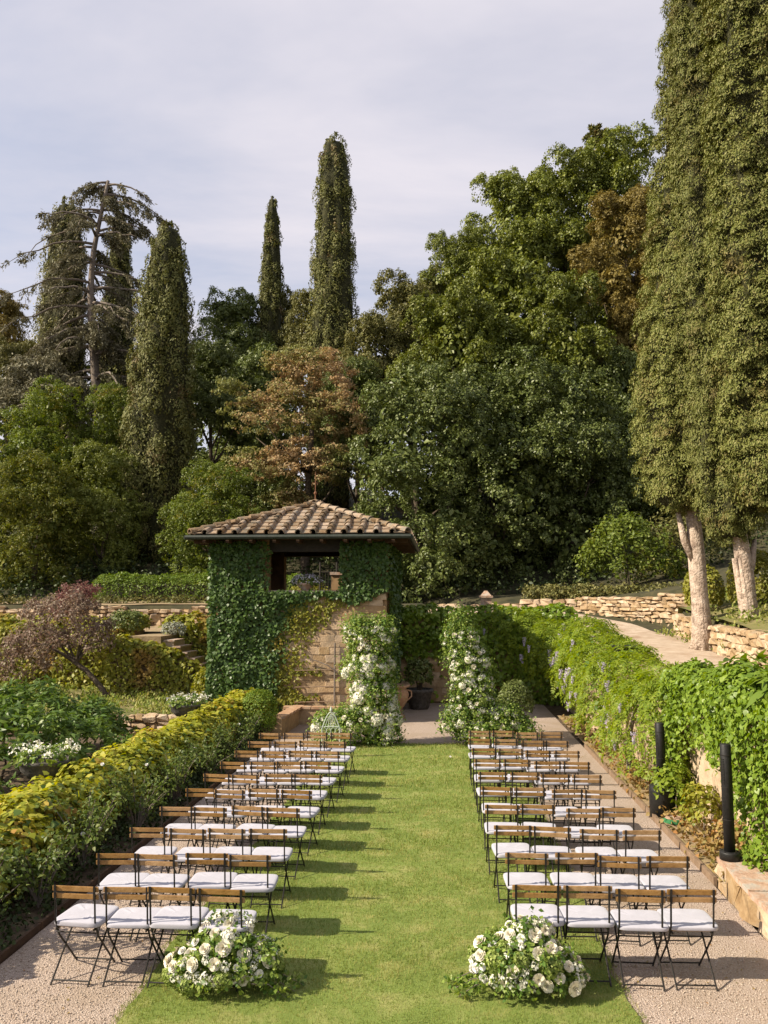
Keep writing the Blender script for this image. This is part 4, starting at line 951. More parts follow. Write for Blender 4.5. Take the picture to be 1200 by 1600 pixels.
def core_tube(H, zs, rs, f=.8, lean=(0, 0), ribs=7, seed=0):
    na, nt2 = 36, 70; mb = MB(); vs = []; fs = []
    for i in range(nt2):
        t = .005 + .965 * i / (nt2 - 1)
        for k in range(na):
            a = 2 * math.pi * k / na; r = f * float(cyp_rad(np.array(a), np.array(t), H, zs, rs, ribs, seed))
            vs.append((lean[0] * t + r * math.cos(a), lean[1] * t + r * math.sin(a), t * H))
    for i in range(nt2 - 1):
        for k in range(na): fs.append((i * na + k, i * na + (k + 1) % na, (i + 1) * na + (k + 1) % na, (i + 1) * na + k))
    fs += [tuple(range(na - 1, -1, -1)), tuple((nt2 - 1) * na + k for k in range(na))]
    return mb.add(vs, fs)
m_inner = surf_mat('dark_core', [(.018, .020, .007), (.036, .036, .012), (.055, .052, .018)], 5, 7, .95, 1.0, bscale=14, bdist=.1)  # dark solid core; its colour paints the shade deep between foliage clumps
def trunk_mesh(h, r0, r1, bend=(0, 0), limbs=0, spread=1.0, flare=1.5, mat=m_bark, n=12, upto=None):
    mb = MB(); K = 9; pts = []; rad = []
    for k in range(K):
        t = k / (K - 1)
        pts.append((bend[0] * t * t + .03 * math.sin(k * 1.9) * h * .05, bend[1] * t * t + .03 * math.cos(k * 2.3) * h * .05, h * t - .25 * (k == 0)))
        rad.append((r0 + (r1 - r0) * t) * (flare if k == 0 else (1 + (flare - 1) * .25 if k == 1 else 1)))
    mb.tube(pts, rad, n)
    for j in range(limbs):
        a = 2 * math.pi * j / limbs + random.uniform(-.4, .4); k = random.randint(3, K - 2); p = Vector(pts[k]); l = spread * random.uniform(.7, 1.2)
        e = p + Vector((math.cos(a) * l, math.sin(a) * l, l * random.uniform(.45, 1.0)))
        mb.tube([p, p.lerp(e, .5) + Vector((0, 0, -.08 * l)), e], [rad[k] * .55, rad[k] * .35, rad[k] * .12], 6)
    return mb
# three tall cypresses by the drive
def near_cypress(label, base, H, z0, lean, sc, seed, bend, stub=None, rz=0, coff=0.0):
    t = thing('cypress_tree', label, 'cypress', base, 0, 'tall cypresses beside the drive')
    tm = trunk_mesh(z0 + 1.2, .25, .19, bend, 0, mat=m_bark, n=14, flare=1.45)
    # roots and ridges of the bark
    for j in range(9):
        a = j * .7 + seed; tm.tube([(.34 * math.cos(a), .34 * math.sin(a), -.2), (.22 * math.cos(a), .22 * math.sin(a), .35), (bend[0] * .1 + .185 * math.cos(a + .15), bend[1] * .1 + .185 * math.sin(a + .15), 1.3), (bend[0] * .7 + .145 * math.cos(a + .3), bend[1] * .7 + .145 * math.sin(a + .3), z0 * .85)], [.10, .07, .06, .045], 6)
    if stub: tm.tube([(bend[0] * .5, 0, z0 * .62), (bend[0] * .5 + stub[0] * .6, 0, z0 * .78), (bend[0] * .5 + stub[0], stub[1], z0 * 1.02)], [.15, .11, .06], 7)
    tm.build('trunk', m_bark, t, True)
    o = link('crown', NEAR, t, (bend[0] + coff, bend[1], z0), (0, math.atan2(lean[0], H - z0), rz), (sc[0], sc[0], sc[1]))
    c = core_tube(22, ZS, RS, .80, (0, 0), 7, 2).build('dark_core', m_inner, t, True, (bend[0] + coff, bend[1], z0)); c.rotation_euler = o.rotation_euler; c.scale = o.scale
ZS = [0, .03, .08, .16, .35, .6, .8, .93, 1.0]; RS = [.35, .95, 1.18, 1.26, 1.14, 1.0, .80, .48, .1]
NEAR = cypress_crown('crown', 22, ZS, [r * 1.1 for r in RS], 2200, 122, .090, g_cyp, (0, 0), .30, 1.6, 7, 2, T_SPRAY, -.05)
b = at(1098, 1012, 24.0)
near_cypress('tall cypress with pale bare forked trunk at the drive edge, leftmost of three', (b.x, 24.0, b.z - .05), 25.5, 3.95, (1.75, .3), (.95, 1.0), 1, (-.18, .1), (-.5, -.1), 0, -.38)
b = at(1174, 1008, 22.6)
near_cypress('tall cypress with thick ridged trunk behind the low wall, middle of three', (b.x, 22.6, b.z - .25), 25.0, 3.0, (.6, .2), (.82, 1.0), 2, (-.30, 0), (.4, .1), 2.3)
b = at(1236, 985, 21.4)
near_cypress('tall cypress cut by the right edge of the photo, rightmost of three', (b.x, 21.4, b.z - .1), 25.0, 3.2, (.35, .2), (1.0, .98), 3, (-.2, 0), None, 4.2)
# cypresses on the hill
def far_cypress(label, px, ptop, y, wpx, zs, rs, ncl, per, leaf, mat, seed, hmax=None, lean=0.0, cr=None):
    top = at(px, ptop, y); x = top.x; z0 = hz(x, y); H = top.z - z0
    if hmax and H > hmax: z0 = top.z - hmax; H = hmax
    rmax = wpx * 1.03 / F_PX * y / 2; k = rmax / max(rs)
    t = thing('cypress_tree', label, 'cypress', (x - lean, y, z0))
    trunk_mesh(H * .5, .28, .12, mat=m_bark, n=8).build('trunk', m_bark2, t, True)
    rs2 = [r * k for r in rs]
    link('crown', cypress_crown('crown', H, zs, rs2, ncl, per, leaf, mat, (lean, 0), cr or rmax * .24, 1.8, 7, seed), t)
    core_tube(H, zs, rs2, .82, (lean, 0), 7, seed).build('dark_core', m_inner, t, True)
far_cypress('big dense cypress standing before the cedar on the left', 264, 346, 46, 118, [0, .06, .2, .4, .6, .8, .92, .98, 1], [.55, .82, 1.0, .92, .82, .66, .48, .26, .05], 950, 72, .165, g_cypd, 4, lean=.35, cr=.40)
far_cypress('tall blunt topped cypress rising alone on the skyline', 523, 211, 56, 82, [0, .4, .55, .7, .85, .93, .98, 1], [.85, 1.0, .90, .80, .72, .60, .42, .2], 760, 76, .165, g_cypd, 5, lean=.1, cr=.40)
far_cypress('slender pointed cypress, smallest on the skyline', 426, 299, 60, 40, [0, .6, .75, .85, .93, .98, 1], [.9, 1.0, .9, .72, .5, .26, .08], 640, 46, .16, g_cypd, 6, cr=.26)
far_cypress('broad cypress half hidden behind the drooping cedar on the left', 106, 309, 59, 98, [0, .2, .5, .75, .92, 1], [.9, 1.0, .85, .7, .52, .15], 900, 48, .20, g_olive, 7)
far_cypress('narrow pointed cypress right behind the cedar trunk', 190, 320, 59, 78, [0, .2, .5, .8, .93, 1], [1.0, .95, .8, .5, .3, .05], 800, 48, .20, g_cypd, 8)
# broadleaf crowns: prototypes about 10 m high and 9 m wide
def oak_lobes(seed, skirt=1.2, tall=1.0):
    r_ = random.Random(seed); L_ = [(0, 0, 6.0, 3.0, 3.0, 2.9)]
    for j in range(7):
        a = j * 2 * math.pi / 7 + r_.uniform(-.3, .3); L_.append((math.cos(a) * r_.uniform(2.1, 2.9), math.sin(a) * r_.uniform(2.1, 2.9), r_.uniform(skirt + 1.7, 5.4), r_.uniform(1.5, 2.1), r_.uniform(1.5, 2.1), r_.uniform(1.3, 1.9)))
    for j in range(5):
        a = j * 2 * math.pi / 5 + r_.uniform(-.5, .5); L_.append((math.cos(a) * r_.uniform(1.0, 1.9), math.sin(a) * r_.uniform(1.0, 1.9), r_.uniform(7.2, 8.6), r_.uniform(1.0, 1.5), r_.uniform(1.0, 1.5), r_.uniform(.9, 1.5)))
    if tall > 1:
        L_ = [(x, y, z * tall, a, b, c * 1.1) for x, y, z, a, b, c in L_]
        for j in range(6):
            a = j * math.pi / 3 + r_.uniform(-.4, .4); L_.append((math.cos(a) * 2.6, math.sin(a) * 2.6, r_.uniform(2.0, 8.5), r_.uniform(1.3, 1.9), r_.uniform(1.3, 1.9), r_.uniform(1.2, 1.7)))
    return L_
def oak_crown(seed, ncl, per, leaf, cr=.34, skirt=1.2, tall=1.0, nsub=46):
    big = oak_lobes(seed, skirt, tall); r_ = random.Random(seed + 40); B = np.array(big)
    sub = []; tries = 0
    while len(sub) < nsub and tries < 3000:
        tries += 1
        l = r_.choice(big); d = Vector((r_.gauss(0, 1), r_.gauss(0, 1), r_.gauss(.15, 1))).normalized()
        p = (l[0] + d.x * l[3] * .85, l[1] + d.y * l[4] * .85, l[2] + d.z * l[5] * .85)
        if sum(sum(((p[i] - m[i]) / m[i + 3]) ** 2 for i in range(3)) < .45 for m in big if m is not l): continue
        if any((Vector(p) - Vector(q[:3])).length < .95 for q in sub): continue
        r = r_.uniform(.75, 1.35); sub.append((*p, r, r, r * r_.uniform(.6, .85)))
    P, n_, T, _ = dome(sub, ncl, 1, fill=.12, up=.2, jit=.25, bumps=.22)
    k1 = clumped(P, cr * rng.uniform(.5, 1.5, len(P)), per, leaf, unit(n_), up=.5, jit=.42, surf=.55, updir=.25)
    ins = [(x, y, z, a * .62, b_ * .62, c * .62) for x, y, z, a, b_, c in big]
    k2 = dome(ins, 3600, .36, fill=.2, bumps=.2)
    return leaf_mesh('crown', *join_geo(k1, k2), T_LEAF, g_oak)
OAK = [oak_crown(s, 1150, 52, .165, .36, .4) for s in (1, 2, 3)]
OAKF = [oak_crown(s, 1600, 42, .150, .34, .2, 1.4, 80) for s in (4, 5)]
TRK = [trunk_mesh(6.0, .28, .14, (.3 * s, .2), 6, 2.2, mat=m_bark2, n=9).mesh('trunk', m_bark2, True) for s in (-1, 1)]
nt_ = [0]
def tree(name, label, px, ptop, y, wpx, mat, protos=OAK, base=None, depth=.95, group=None, cat='tree', hmax=None, lowf=1.25):
    top = at(px, ptop, y); x = top.x; z0 = hz(x, y) if base is None else base
    H = top.z - z0
    if hmax and H > hmax: z0 = top.z - hmax; H = hmax
    w = wpx / F_PX * y; hc = min(H, lowf * w)
    k = nt_[0]; nt_[0] += 1
    t = thing(name, label, cat, (x, y, z0 - .2), 0, group)
    a = (k * 2.399) % 6.283
    o = link('crown', protos[k % len(protos)], t, (0, 0, H - hc), (0, 0, a), (w / 8.6, w / 8.6 * depth, hc / (9.3 * (1.4 if protos is OAKF else 1)))); set_mat(o, mat)
    link('trunk', TRK[k % 2], t, (0, 0, 0), (0, 0, a), (max(.6, min(w, H) / 8.6), max(.6, min(w, H) / 8.6), (H - .45 * hc) / 6.0))
    return t
LOW = dict(lowf=1.7)
G1 = 'broadleaf trees massed on the hillside'
# front row of dark oaks
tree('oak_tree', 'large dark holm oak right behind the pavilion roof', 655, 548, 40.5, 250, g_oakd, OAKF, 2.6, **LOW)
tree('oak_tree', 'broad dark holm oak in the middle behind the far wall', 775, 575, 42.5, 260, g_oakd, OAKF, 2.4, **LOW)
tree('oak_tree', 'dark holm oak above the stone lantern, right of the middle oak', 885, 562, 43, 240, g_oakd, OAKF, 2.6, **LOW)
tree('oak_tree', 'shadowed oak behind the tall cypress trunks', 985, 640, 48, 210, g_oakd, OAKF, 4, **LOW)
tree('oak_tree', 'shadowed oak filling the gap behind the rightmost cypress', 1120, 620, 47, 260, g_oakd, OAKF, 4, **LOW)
# high oaks on the right
tree('oak_tree', 'high fresh green oak with ragged top on the skyline', 800, 283, 55, 180, g_oak, OAK)
tree('oak_tree', 'high bright green oak beside the bronze tree', 880, 262, 57, 190, g_oak, OAK)
tree('oak_tree', 'tallest bright oak crown just left of the big cypresses', 965, 232, 58, 200, g_oak, OAK)
tree('oak_tree', 'green oak low on the right slope under the bronze tree', 800, 420, 50, 230, g_oak, OAK)
tree('oak_tree', 'sunlit oak on the slope left of the high oaks', 715, 372, 53, 130, g_oak, OAK)
tree('oak_tree', 'bronze tinted oak on the skyline by the big cypresses', 975, 312, 50.5, 165, g_gold, OAK)
tree('oak_tree', 'small bronze oak below the bronze skyline tree', 992, 480, 49, 120, g_gold, OAK)
tree('oak_tree', 'olive green dense oak on the slope right of the blunt cypress', 640, 452, 53, 190, g_olive, OAK)
tree('oak_tree', 'lower olive green oak just above the russet tree', 585, 500, 50, 150, g_olive, OAK)
tree('oak_tree', 'dull oak on the skyline behind the olive oaks', 690, 440, 62, 150, g_olive, OAK)
tree('oak_tree', 'dark oak on the slope just above the middle holm oak', 705, 470, 47, 190, g_oak, OAK)
tree('oak_tree', 'green oak on the slope above the right holm oak', 865, 440, 48, 200, g_oak, OAK)
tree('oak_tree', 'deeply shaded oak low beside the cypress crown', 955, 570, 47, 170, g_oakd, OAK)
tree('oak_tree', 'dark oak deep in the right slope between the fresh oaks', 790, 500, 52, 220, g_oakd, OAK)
tree('oak_tree', 'dull oak under the bronze tree on the right slope', 945, 440, 54, 180, g_oak, OAK)
# middle
tree('oak_tree', 'dark green oak on the ridge left of the slender cypress', 360, 472, 60, 150, g_oakd, OAK)
tree('oak_tree', 'grey green oak below the slender cypress', 440, 462, 62, 120, g_olive, OAK)
tree('oak_tree', 'pale green oak on the ridge between the two skyline cypresses', 492, 470, 58, 130, g_olive, OAK)
tree('oak_tree', 'dark oak behind the russet tree', 400, 560, 54, 180, g_oakd, OAK)
tree('oak_tree', 'dark oak right of the big dense cypress', 335, 545, 50, 130, g_oakd, OAK)
tree('oak_tree', 'green oak between russet tree and the holm oaks', 560, 575, 47, 130, g_oakd, OAK)
# left
tree('leafy_tree', 'bright green leafy tree left of the big cypress', 172, 588, 48, 120, g_bright, OAKF, **LOW)
tree('leafy_tree', 'wide bright green tree at the left under the cedar', 75, 612, 46, 190, g_bright, OAKF, **LOW)
tree('leafy_tree', 'yellowing leafy tree at the left edge above the terrace', 62, 690, 41, 170, leaf_mat('yellowing_leaf', [(.075, .10, .016), (.125, .145, .024), (.19, .18, .034)], .25, .5), OAKF, 2.9, **LOW)
tree('leafy_tree', 'dark leafy tree between the yellowing tree and big cypress', 165, 700, 43, 130, g_oak, OAKF, 3.0, **LOW)
tree('leafy_tree', 'fresh green leafy tree between big cypress and pavilion roof', 340, 704, 40, 170, g_bright, OAKF, 2.9, **LOW)
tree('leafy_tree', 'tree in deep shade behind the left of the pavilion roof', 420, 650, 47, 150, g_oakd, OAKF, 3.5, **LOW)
tree('oak_tree', 'brownish oak at the far left skyline', 8, 470, 62, 120, g_gold, OAK)
tree('oak_tree', 'dull green oak below the cedar on the left edge', 20, 540, 58, 130, g_olive, OAK)
tree('oak_tree', 'dark oak far beyond the left edge of the terrace', -90, 640, 44, 180, g_oakd, OAK, 3.5)
# dark conifer peeping over the tallest oak
q = at(932, 198, 63); t = thing('fir_tree', 'dark fir top peeping over the tallest oak on the right', 'fir', (q.x, 63, q.z - 9))
MB().tube([(0, 0, 0), (0, 0, 8.8)], [.2, .03], 7).build('trunk', m_bark2, t)
P = []; T = []
for j in range(60):
    z = 3 + 5.9 * (j / 60); a = j * 2.4; l = (9.3 - z) * .52 + .25
    for s in np.linspace(.1, 1, 16):
        for u in range(4): P.append((math.cos(a) * l * s, math.sin(a) * l * s, z + .12 * l * s + random.gauss(0, .05))); T.append((math.cos(a + random.gauss(0, .9)), math.sin(a + random.gauss(0, .9)), .3))
P = np.array(P); T = np.array(T); foliage(t, (P, rdir(len(P)) + [0, 0, .8], T, .34 * np.ones(len(P))), T_TUFT, g_cypd, 'crown')
# russet tree
q = at(480, 536, 43.5); z0 = 3.0; x0 = q.x
t = thing('russet_tree', 'russet brown feathery tree rising behind the pavilion roof', 'tree', (x0, 43.5, z0))
k = 43.5 / F_PX
def lb(px, py, w, h, dy=0): p = at(px, py, 43.5 + dy); return (p.x - x0, dy, p.z - z0, w / 2 * k, w / 2 * k, h / 2 * k)
rl = [lb(495, 590, 110, 90), lb(395, 655, 90, 70, -1), lb(450, 650, 110, 100, -.6), lb(520, 660, 110, 110), lb(400, 735, 95, 70, -1.2), lb(480, 735, 130, 90, -.6), lb(545, 740, 80, 90), lb(450, 800, 100, 70), lb(362, 610, 40, 30, -.8), lb(440, 575, 60, 50)]
P, n_, T, _ = dome(rl, 760, 1, fill=.2, bumps=.35, up=.3)
foliage(t, clumped(P, .38 * rng.uniform(.4, 1.5, len(P)), 60, .14, unit(n_), up=.5, surf=.3, squash=(1.3, 1.3, .5), updir=.3), T_LEAF, g_brown, 'crown')
trunk_mesh(9.5, .3, .12, (.3, 0), 8, 2.6, mat=m_bark2).build('trunk', m_bark2, t, True)
# drooping cedar
y0 = 55; q = at(158, 282, y0); z0 = hz(q.x, y0); H = q.z - z0
ce = thing('cedar_tree', 'old drooping cedar with sparse hanging branches on the left skyline', 'cedar', (q.x, y0, z0))
tm = MB(); sc = y0 / F_PX
def tp_(t): return Vector((.45 * math.sin(t * 6.5) + .9 * max(0, t - .8) * 2.2, .2 * math.sin(t * 9), H * t))
tm.tube([tp_(i / 14) for i in range(15)], [.42 * (1 - .8 * i / 14) + .03 for i in range(15)], 9)
Pc = []; Tc = []; Sc = []
for j in range(74):
    t = .28 + .72 * (j / 73) ** .9; a = random.uniform(0, 6.283) if j % 3 else random.choice((0, 3.14)) + random.gauss(0, .4); t += random.gauss(0, .02); t = min(t, .995)
    l = (5.2 * (1 - t) ** .32 + 2.3) * random.choice((.35, .6, .8, 1.0, 1.2)) * random.uniform(.85, 1.1)
    p0 = tp_(t); d = Vector((math.cos(a), math.sin(a) * .8, 0)); rise_ = random.uniform(.05, .4) if t > .75 else random.uniform(-.1, .25)
    pts = []
    for i in range(7):
        s = i / 6; pts.append(p0 + d * l * s + Vector((0, 0, l * (rise_ * s - .48 * s * s * random.uniform(.85, 1.2)))))
    tm.tube(pts, [.10 * (1 - .85 * i / 6) * (1 + .6 * (1 - t)) for i in range(7)], 5)
    dens = random.choice((8, 18, 28, 30)) if t < .62 else random.choice((6, 12, 20))
    for i in range(dens):
        s = random.uniform(.22, 1); f = s * 6; i0 = min(5, int(f)); b_ = pts[i0].lerp(pts[i0 + 1], f - i0)
        side = Vector((-d.y, d.x, 0)) * random.choice((-1, 1)); tl = random.uniform(.35, 1.25) * (1.1 - .45 * s)
        dd = (d * .5 + side * random.uniform(.3, 1) + Vector((0, 0, random.uniform(-1.1, -.05)))).normalized()
        for m in range(11):
            u = m / 10; pp = b_ + dd * tl * u + Vector((0, 0, -.45 * tl * u * u))
            for h_ in range(5):
                Pc.append(pp + Vector((random.gauss(0, .10), random.gauss(0, .10), random.gauss(0, .06)))); Tc.append(dd * .7 + Vector((random.gauss(0, .5), random.gauss(0, .5), -.5))); Sc.append(random.uniform(.14, .30))
tm.build('trunk', m_branch, ce, True)
T_NEED = (np.array([(0, 0, 0), (.19, .4, .02), (0, 1, -.03), (-.19, .4, .02)]), np.array([(0, 1, 2), (0, 2, 3)]))
foliage(ce, (np.array(Pc), rdir(len(Pc)) + [0, 0, .6], np.array(Tc), np.array(Sc)), T_NEED, g_cedar, 'crown')
# cedar-like lower tree at the far left
q = at(60, 560, 52); z0 = hz(q.x, 52)
t = thing('cedar_tree', 'low spreading grey cedar at the left edge beneath the tall cedar', 'cedar', (q.x, 52, z0)); Hc = q.z - z0
lo = [(0, 0, Hc - 1.2, 1.8, 1.5, 1.0), (-1.5, 0, Hc - 2.6, 2.0, 1.6, 1.0), (1.3, 0, Hc - 2.4, 2.2, 1.6, 1.0), (.3, -.8, Hc - 3.8, 3.0, 2.0, 1.0)]
P, n_, T, _ = dome(lo, 330, 1, fill=.2, bumps=.3)
foliage(t, clumped(P, .5 * rng.uniform(.5, 1.3, len(P)), 44, .26, unit(n_), squash=(1.3, 1.3, .5), updir=-.5), T_NEED, g_cedar, 'crown')
MB().tube([(0, 0, -.3), (0, 0, Hc - .5)], [.3, .08], 8).build('trunk', m_branch, t)
# plum tree on the grassy bank
pb = at(172, 1103, 23.5)
t = thing('plum_tree', 'weeping purple brown plum tree leaning left over the grassy bank', 'plum tree', (pb.x, 23.5, .4))
MB().tube([(0, 0, -.1), (-.25, 0, .35), (-.75, .05, .85), (-1.3, .1, 1.2), (-2.0, .1, 1.6)], [.10, .085, .075, .06, .03], 8).build('trunk', m_bark2, t, True)
bm_ = MB()
for j in range(10):
    a = random.uniform(0, 6.28); e = Vector((-1.6 + 1.4 * math.cos(a), .5 * math.sin(a), 1.5 + 1.0 * random.random())); bm_.tube([(-1.1, .08, 1.1), Vector((-1.1, .08, 1.1)).lerp(e, .5) + Vector((0, 0, .2)), e], [.04, .028, .008], 5)
bm_.build('branches', m_bark2, t)
lo = [(-1.5, 0, 1.75, 1.15, .9, .8), (-2.5, -.1, 1.3, 1.0, .9, .75), (-1.1, 0, 2.4, .8, .7, .6), (-2.0, .1, 2.3, .9, .7, .6), (-3.0, 0, .85, .8, .7, .55), (-.6, 0, 1.8, .6, .6, .45)]
P, n_, T, _ = dome(lo, 470, 1, fill=.3, bumps=.4)
foliage(t, clumped(P, .20 * rng.uniform(.5, 1.5, len(P)), 26, .085, unit(n_), surf=.25, updir=-.6, squash=(1, 1, 1.2)), T_LEAF, g_plum, 'crown')
pb = at(108, 925, 29); t = thing('plum_tree', 'small dark pink leaved plum tree on the upper terrace', 'plum tree', (pb.x, 29.5, 2.2))
MB().tube([(0, 0, 0), (.05, 0, .6), (0, 0, 1.2)], [.05, .04, .015], 6).build('trunk', m_bark2, t)
P, n_, T, _ = dome([(0, 0, 1.15, .75, .6, .55), (-.5, 0, .7, .6, .5, .4), (.4, 0, 1.4, .5, .4, .3)], 150, 1, fill=.3, bumps=.3)
foliage(t, clumped(P, .17, 20, .085, surf=.2), T_LEAF, leaf_mat('dark_plum_leaf', [(.13, .06, .055), (.20, .10, .09), (.26, .15, .12)], .3), 'crown')
# far wood closing the gaps between the trees
wl2 = []
for j in range(210):
    x = random.uniform(-62, 45); y = random.uniform(59, 76); wl2.append((x, y, hz(x, y) + random.uniform(.5, 8.0), random.uniform(2, 3.6), random.uniform(2, 3), random.uniform(2, 4.0)))
tag(link('woods', leaf_mesh('woods', *dome(wl2, 36000, .58, fill=.2, bumps=.25), T_LEAF, g_oakd)), 'dense dark woodland closing the hillside behind the trees', 'woods', None, 'stuff')
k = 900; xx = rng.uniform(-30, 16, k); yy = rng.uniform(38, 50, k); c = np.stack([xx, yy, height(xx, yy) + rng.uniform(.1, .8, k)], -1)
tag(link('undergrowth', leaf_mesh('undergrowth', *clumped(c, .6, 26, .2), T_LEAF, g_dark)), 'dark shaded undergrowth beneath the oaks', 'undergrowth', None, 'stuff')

# ------------------------------------------------------------------ folding chairs
def slat(l, d, h):
    bm = bmesh.new(); bmesh.ops.create_cube(bm, size=1.0); bmesh.ops.scale(bm, vec=(l, d, h), verts=bm.verts)
    bmesh.ops.bevel(bm, geom=bm.edges[:], offset=.004, segments=2, affect='EDGES')
    for v in bm.verts: v.co.y += -.02 * (1 - (2 * v.co.x / l) ** 2)
    me = bpy.data.meshes.new('slat'); bm.to_mesh(me); bm.free(); me.materials.append(m_wood); return me
def cushion_mesh():
    n = 40; mb = MB(); ol = []
    for k in range(n):
        a = 2 * math.pi * k / n; c, s = math.cos(a), math.sin(a); e = .30
        ol.append((math.copysign(abs(c) ** e, c), math.copysign(abs(s) ** e, s)))
    rings = [(.96, 0.0), (.99, .004), (1.0, .010), (1.0, .030), (.992, .038), (.965, .043), (.86, .046), (.6, .047), (.3, .047)]
    vs = []; fs = []
    for sc_, z in rings:
        for (x, y) in ol: vs.append((x * .222 * sc_, y * .214 * sc_, z + .003 * math.sin(x * 14 + y * 9) * (z > .045)))
    for i in range(len(rings) - 1):
        for k in range(n): fs.append((i * n + k, i * n + (k + 1) % n, (i + 1) * n + (k + 1) % n, (i + 1) * n + k))
    fs += [tuple(range(n - 1, -1, -1)), tuple((len(rings) - 1) * n + k for k in range(n))]
    return mb.add(vs, fs).mesh('cushion', m_cush, True)
def make_chair():
    t = thing('folding_chair', 'x', 'chair', (0, 0, 0))
    # sides of the frame cross like an X: back frame runs from the top rail down to the front foot
    for s in (-1, 1):
        x = s * .182
        MB().tube([(x, -.220, .812), (x, -.185, .50), (x, -.11, .36), (x, .245, .0)], .0085, 6).build('back_leg', m_metal, t)
        x2 = s * .168
        MB().tube([(x2, .20, .445), (x2, .17, .42), (x2, -.255, .0)], .0085, 6).build('front_leg', m_metal, t)
        pm = MB(); pm.box((x, -.2225, .755), (.020, .006, .125), Matrix.Rotation(R(5), 3, 'X')).build('bracket', m_metal, t)
        bm_ = MB()
        for zz in (.745, .815): bm_.lathe([(.0045, 0), (.004, .003)], 6)
    sm1 = slat(.425, .014, .046); sm2 = slat(.425, .014, .044)
    link('back_slat', sm1, t, (0, -.203, .786), (R(5), 0, 0)); link('back_slat', sm2, t, (0, -.198, .722), (R(5), 0, 0))
    for z, y in ((.03, .218), (.40, -.15)): MB().tube([(-.182, y, z), (.182, y, z)], .007, 6).build('stretcher', m_metal, t)
    for z, y in ((.03, -.226), (.40, .15)): MB().tube([(-.168, y, z), (.168, y, z)], .007, 6).build('stretcher', m_metal, t)
    sf = MB()
    for s in (-1, 1): sf.box((s * .172, 0, .437), (.012, .38, .018))
    sf.build('seat_frame', m_metal, t)
    ss = slat(.37, .05, .012)
    for y in (-.14, -.045, .05, .145): link('seat_slat', ss, t, (0, y + .01, .448))
    link('cushion', cushion_mesh(), t, (0, .005, .456))
    return t
chair0 = make_chair(); first = True
ORD = ['nearest', 'second', 'third', 'fourth', 'fifth', 'sixth', 'seventh', 'eighth', 'ninth', 'farthest']
SEAT = ['aisle seat', 'second seat from aisle', 'third seat from aisle', 'outermost seat']
r_ = random.Random(77)
bpy.context.view_layer.update()
RX = [.58, .60, .52, .48, .48, .46, .46, .45, .43, .44]
for side in (-1, 1):
    for row in range(10):
        y = (7.56 if side > 0 else 7.26) + row * (.945 if side > 0 else .927)
        for s in range(4):
            pitch = .452 if side > 0 else (.432 if row == 0 else .445)
            gap = (.06 if (side > 0 and row in (2, 3) and s >= 2) else 0)
            x = (RX[row] + .205 + s * pitch + gap) if side > 0 else (-1.735 - .205 - s * pitch)
            x += r_.gauss(0, .012); yy = y + .22 + r_.gauss(0, .018) + (.012 * s if side < 0 else 0); a = r_.gauss(0, R(2.6)) + (R(-2) if side < 0 else 0)
            if first: c = chair0; first = False
            else: c = copy_tree(chair0)
            for ch in c.children:
                if ch.name.startswith('cushion'): ch.location.x += r_.gauss(0, .006); ch.location.y += r_.gauss(0, .008); ch.rotation_euler.z += r_.gauss(0, .035); ch.scale = (r_.uniform(.96, 1.02), r_.uniform(.96, 1.03), r_.uniform(.8, 1.15))
            on_lawn = (-2.6 < x < 1.5)
            c.location = (x, yy, .024 if on_lawn else .004); c.rotation_euler = (0, 0, a)
            c['label'] = f"wood and metal folding chair, {'left' if side < 0 else 'right'} block, {ORD[row]} row, {SEAT[s]}"
            c['category'] = 'chair'; c['group'] = 'folding chairs in rows beside the aisle'

# ------------------------------------------------------------------ flower arrangements
def arrange(name, label, cat, loc, lobes, ncl, cr, per, leaf, blooms, seed, view=(0, -1, .35), mat=g_bouq, rosesz=.062, pos=None):
    r_ = random.Random(seed); t = thing(name, label, cat, loc)
    P, n_, T, _ = dome(lobes, ncl, 1, fill=.2, bumps=.32, up=.3)
    foliage(t, clumped(P, cr * rng.uniform(.5, 1.4, len(P)), per, leaf, unit(n_), up=.5, surf=.25), T_LEAF, mat)
    sm = MB()
    for l in lobes: sm.tube([(0, 0, 0), (l[0] * .6, l[1] * .6, l[2] * .5), (l[0], l[1], l[2] + l[5] * .5)], [.03, .02, .008], 5)
    sm.build('stem', m_branch, t)
    vw = Vector(view).normalized(); placed = []
    for nm, srcs, cnt, sz, zr in blooms:
        k = 0; tries = 0
        while k < cnt and tries < 4000:
            tries += 1; l = r_.choice(lobes); d = Vector((r_.gauss(0, 1), r_.gauss(0, 1), r_.gauss(0, 1))).normalized()
            if d.dot(vw) < -.25 or d.z < -.35: continue
            p = Vector(l[:3]) + Vector((d.x * l[3], d.y * l[4], d.z * l[5])) * 1.04
            if p.z < .06 or not (zr[0] <= p.z <= zr[1]): continue
            if len(lobes) > 6 and p.z < .75 and r_.random() < .62: continue
            if any(sum(((p[i] - m[i]) / m[i + 3]) ** 2 for i in range(3)) < .8 for m in lobes if m is not l): continue
            s = sz * r_.uniform(.78, 1.2)
            if any((p - q).length < (s + s2) * .72 for q, s2 in placed): continue
            src = r_.choice(srcs); base = .085 if nm == 'hydrangea' else (.05 if nm == 'blossom_spray' else 1.0)
            bloom(src, nm, t, p + d * s * .1, (d + vw * .45).normalized(), s / base); placed.append((p, s)); k += 1
    return t
Z = (0, 9)
bl1 = [(0, 0, .22, .32, .27, .20), (-.23, -.02, .16, .20, .22, .14), (.24, .05, .19, .21, .22, .17), (0, .1, .35, .22, .18, .14)]
bq = lambda: [('rose', ROSE, 20, .076, Z), ('hydrangea', [HYG], 5, .076, Z), ('rose', ROSEW, 10, .052, Z), ('hydrangea', [HYW], 3, .07, Z), ('blossom_spray', [SPR], 22, .038, Z)]
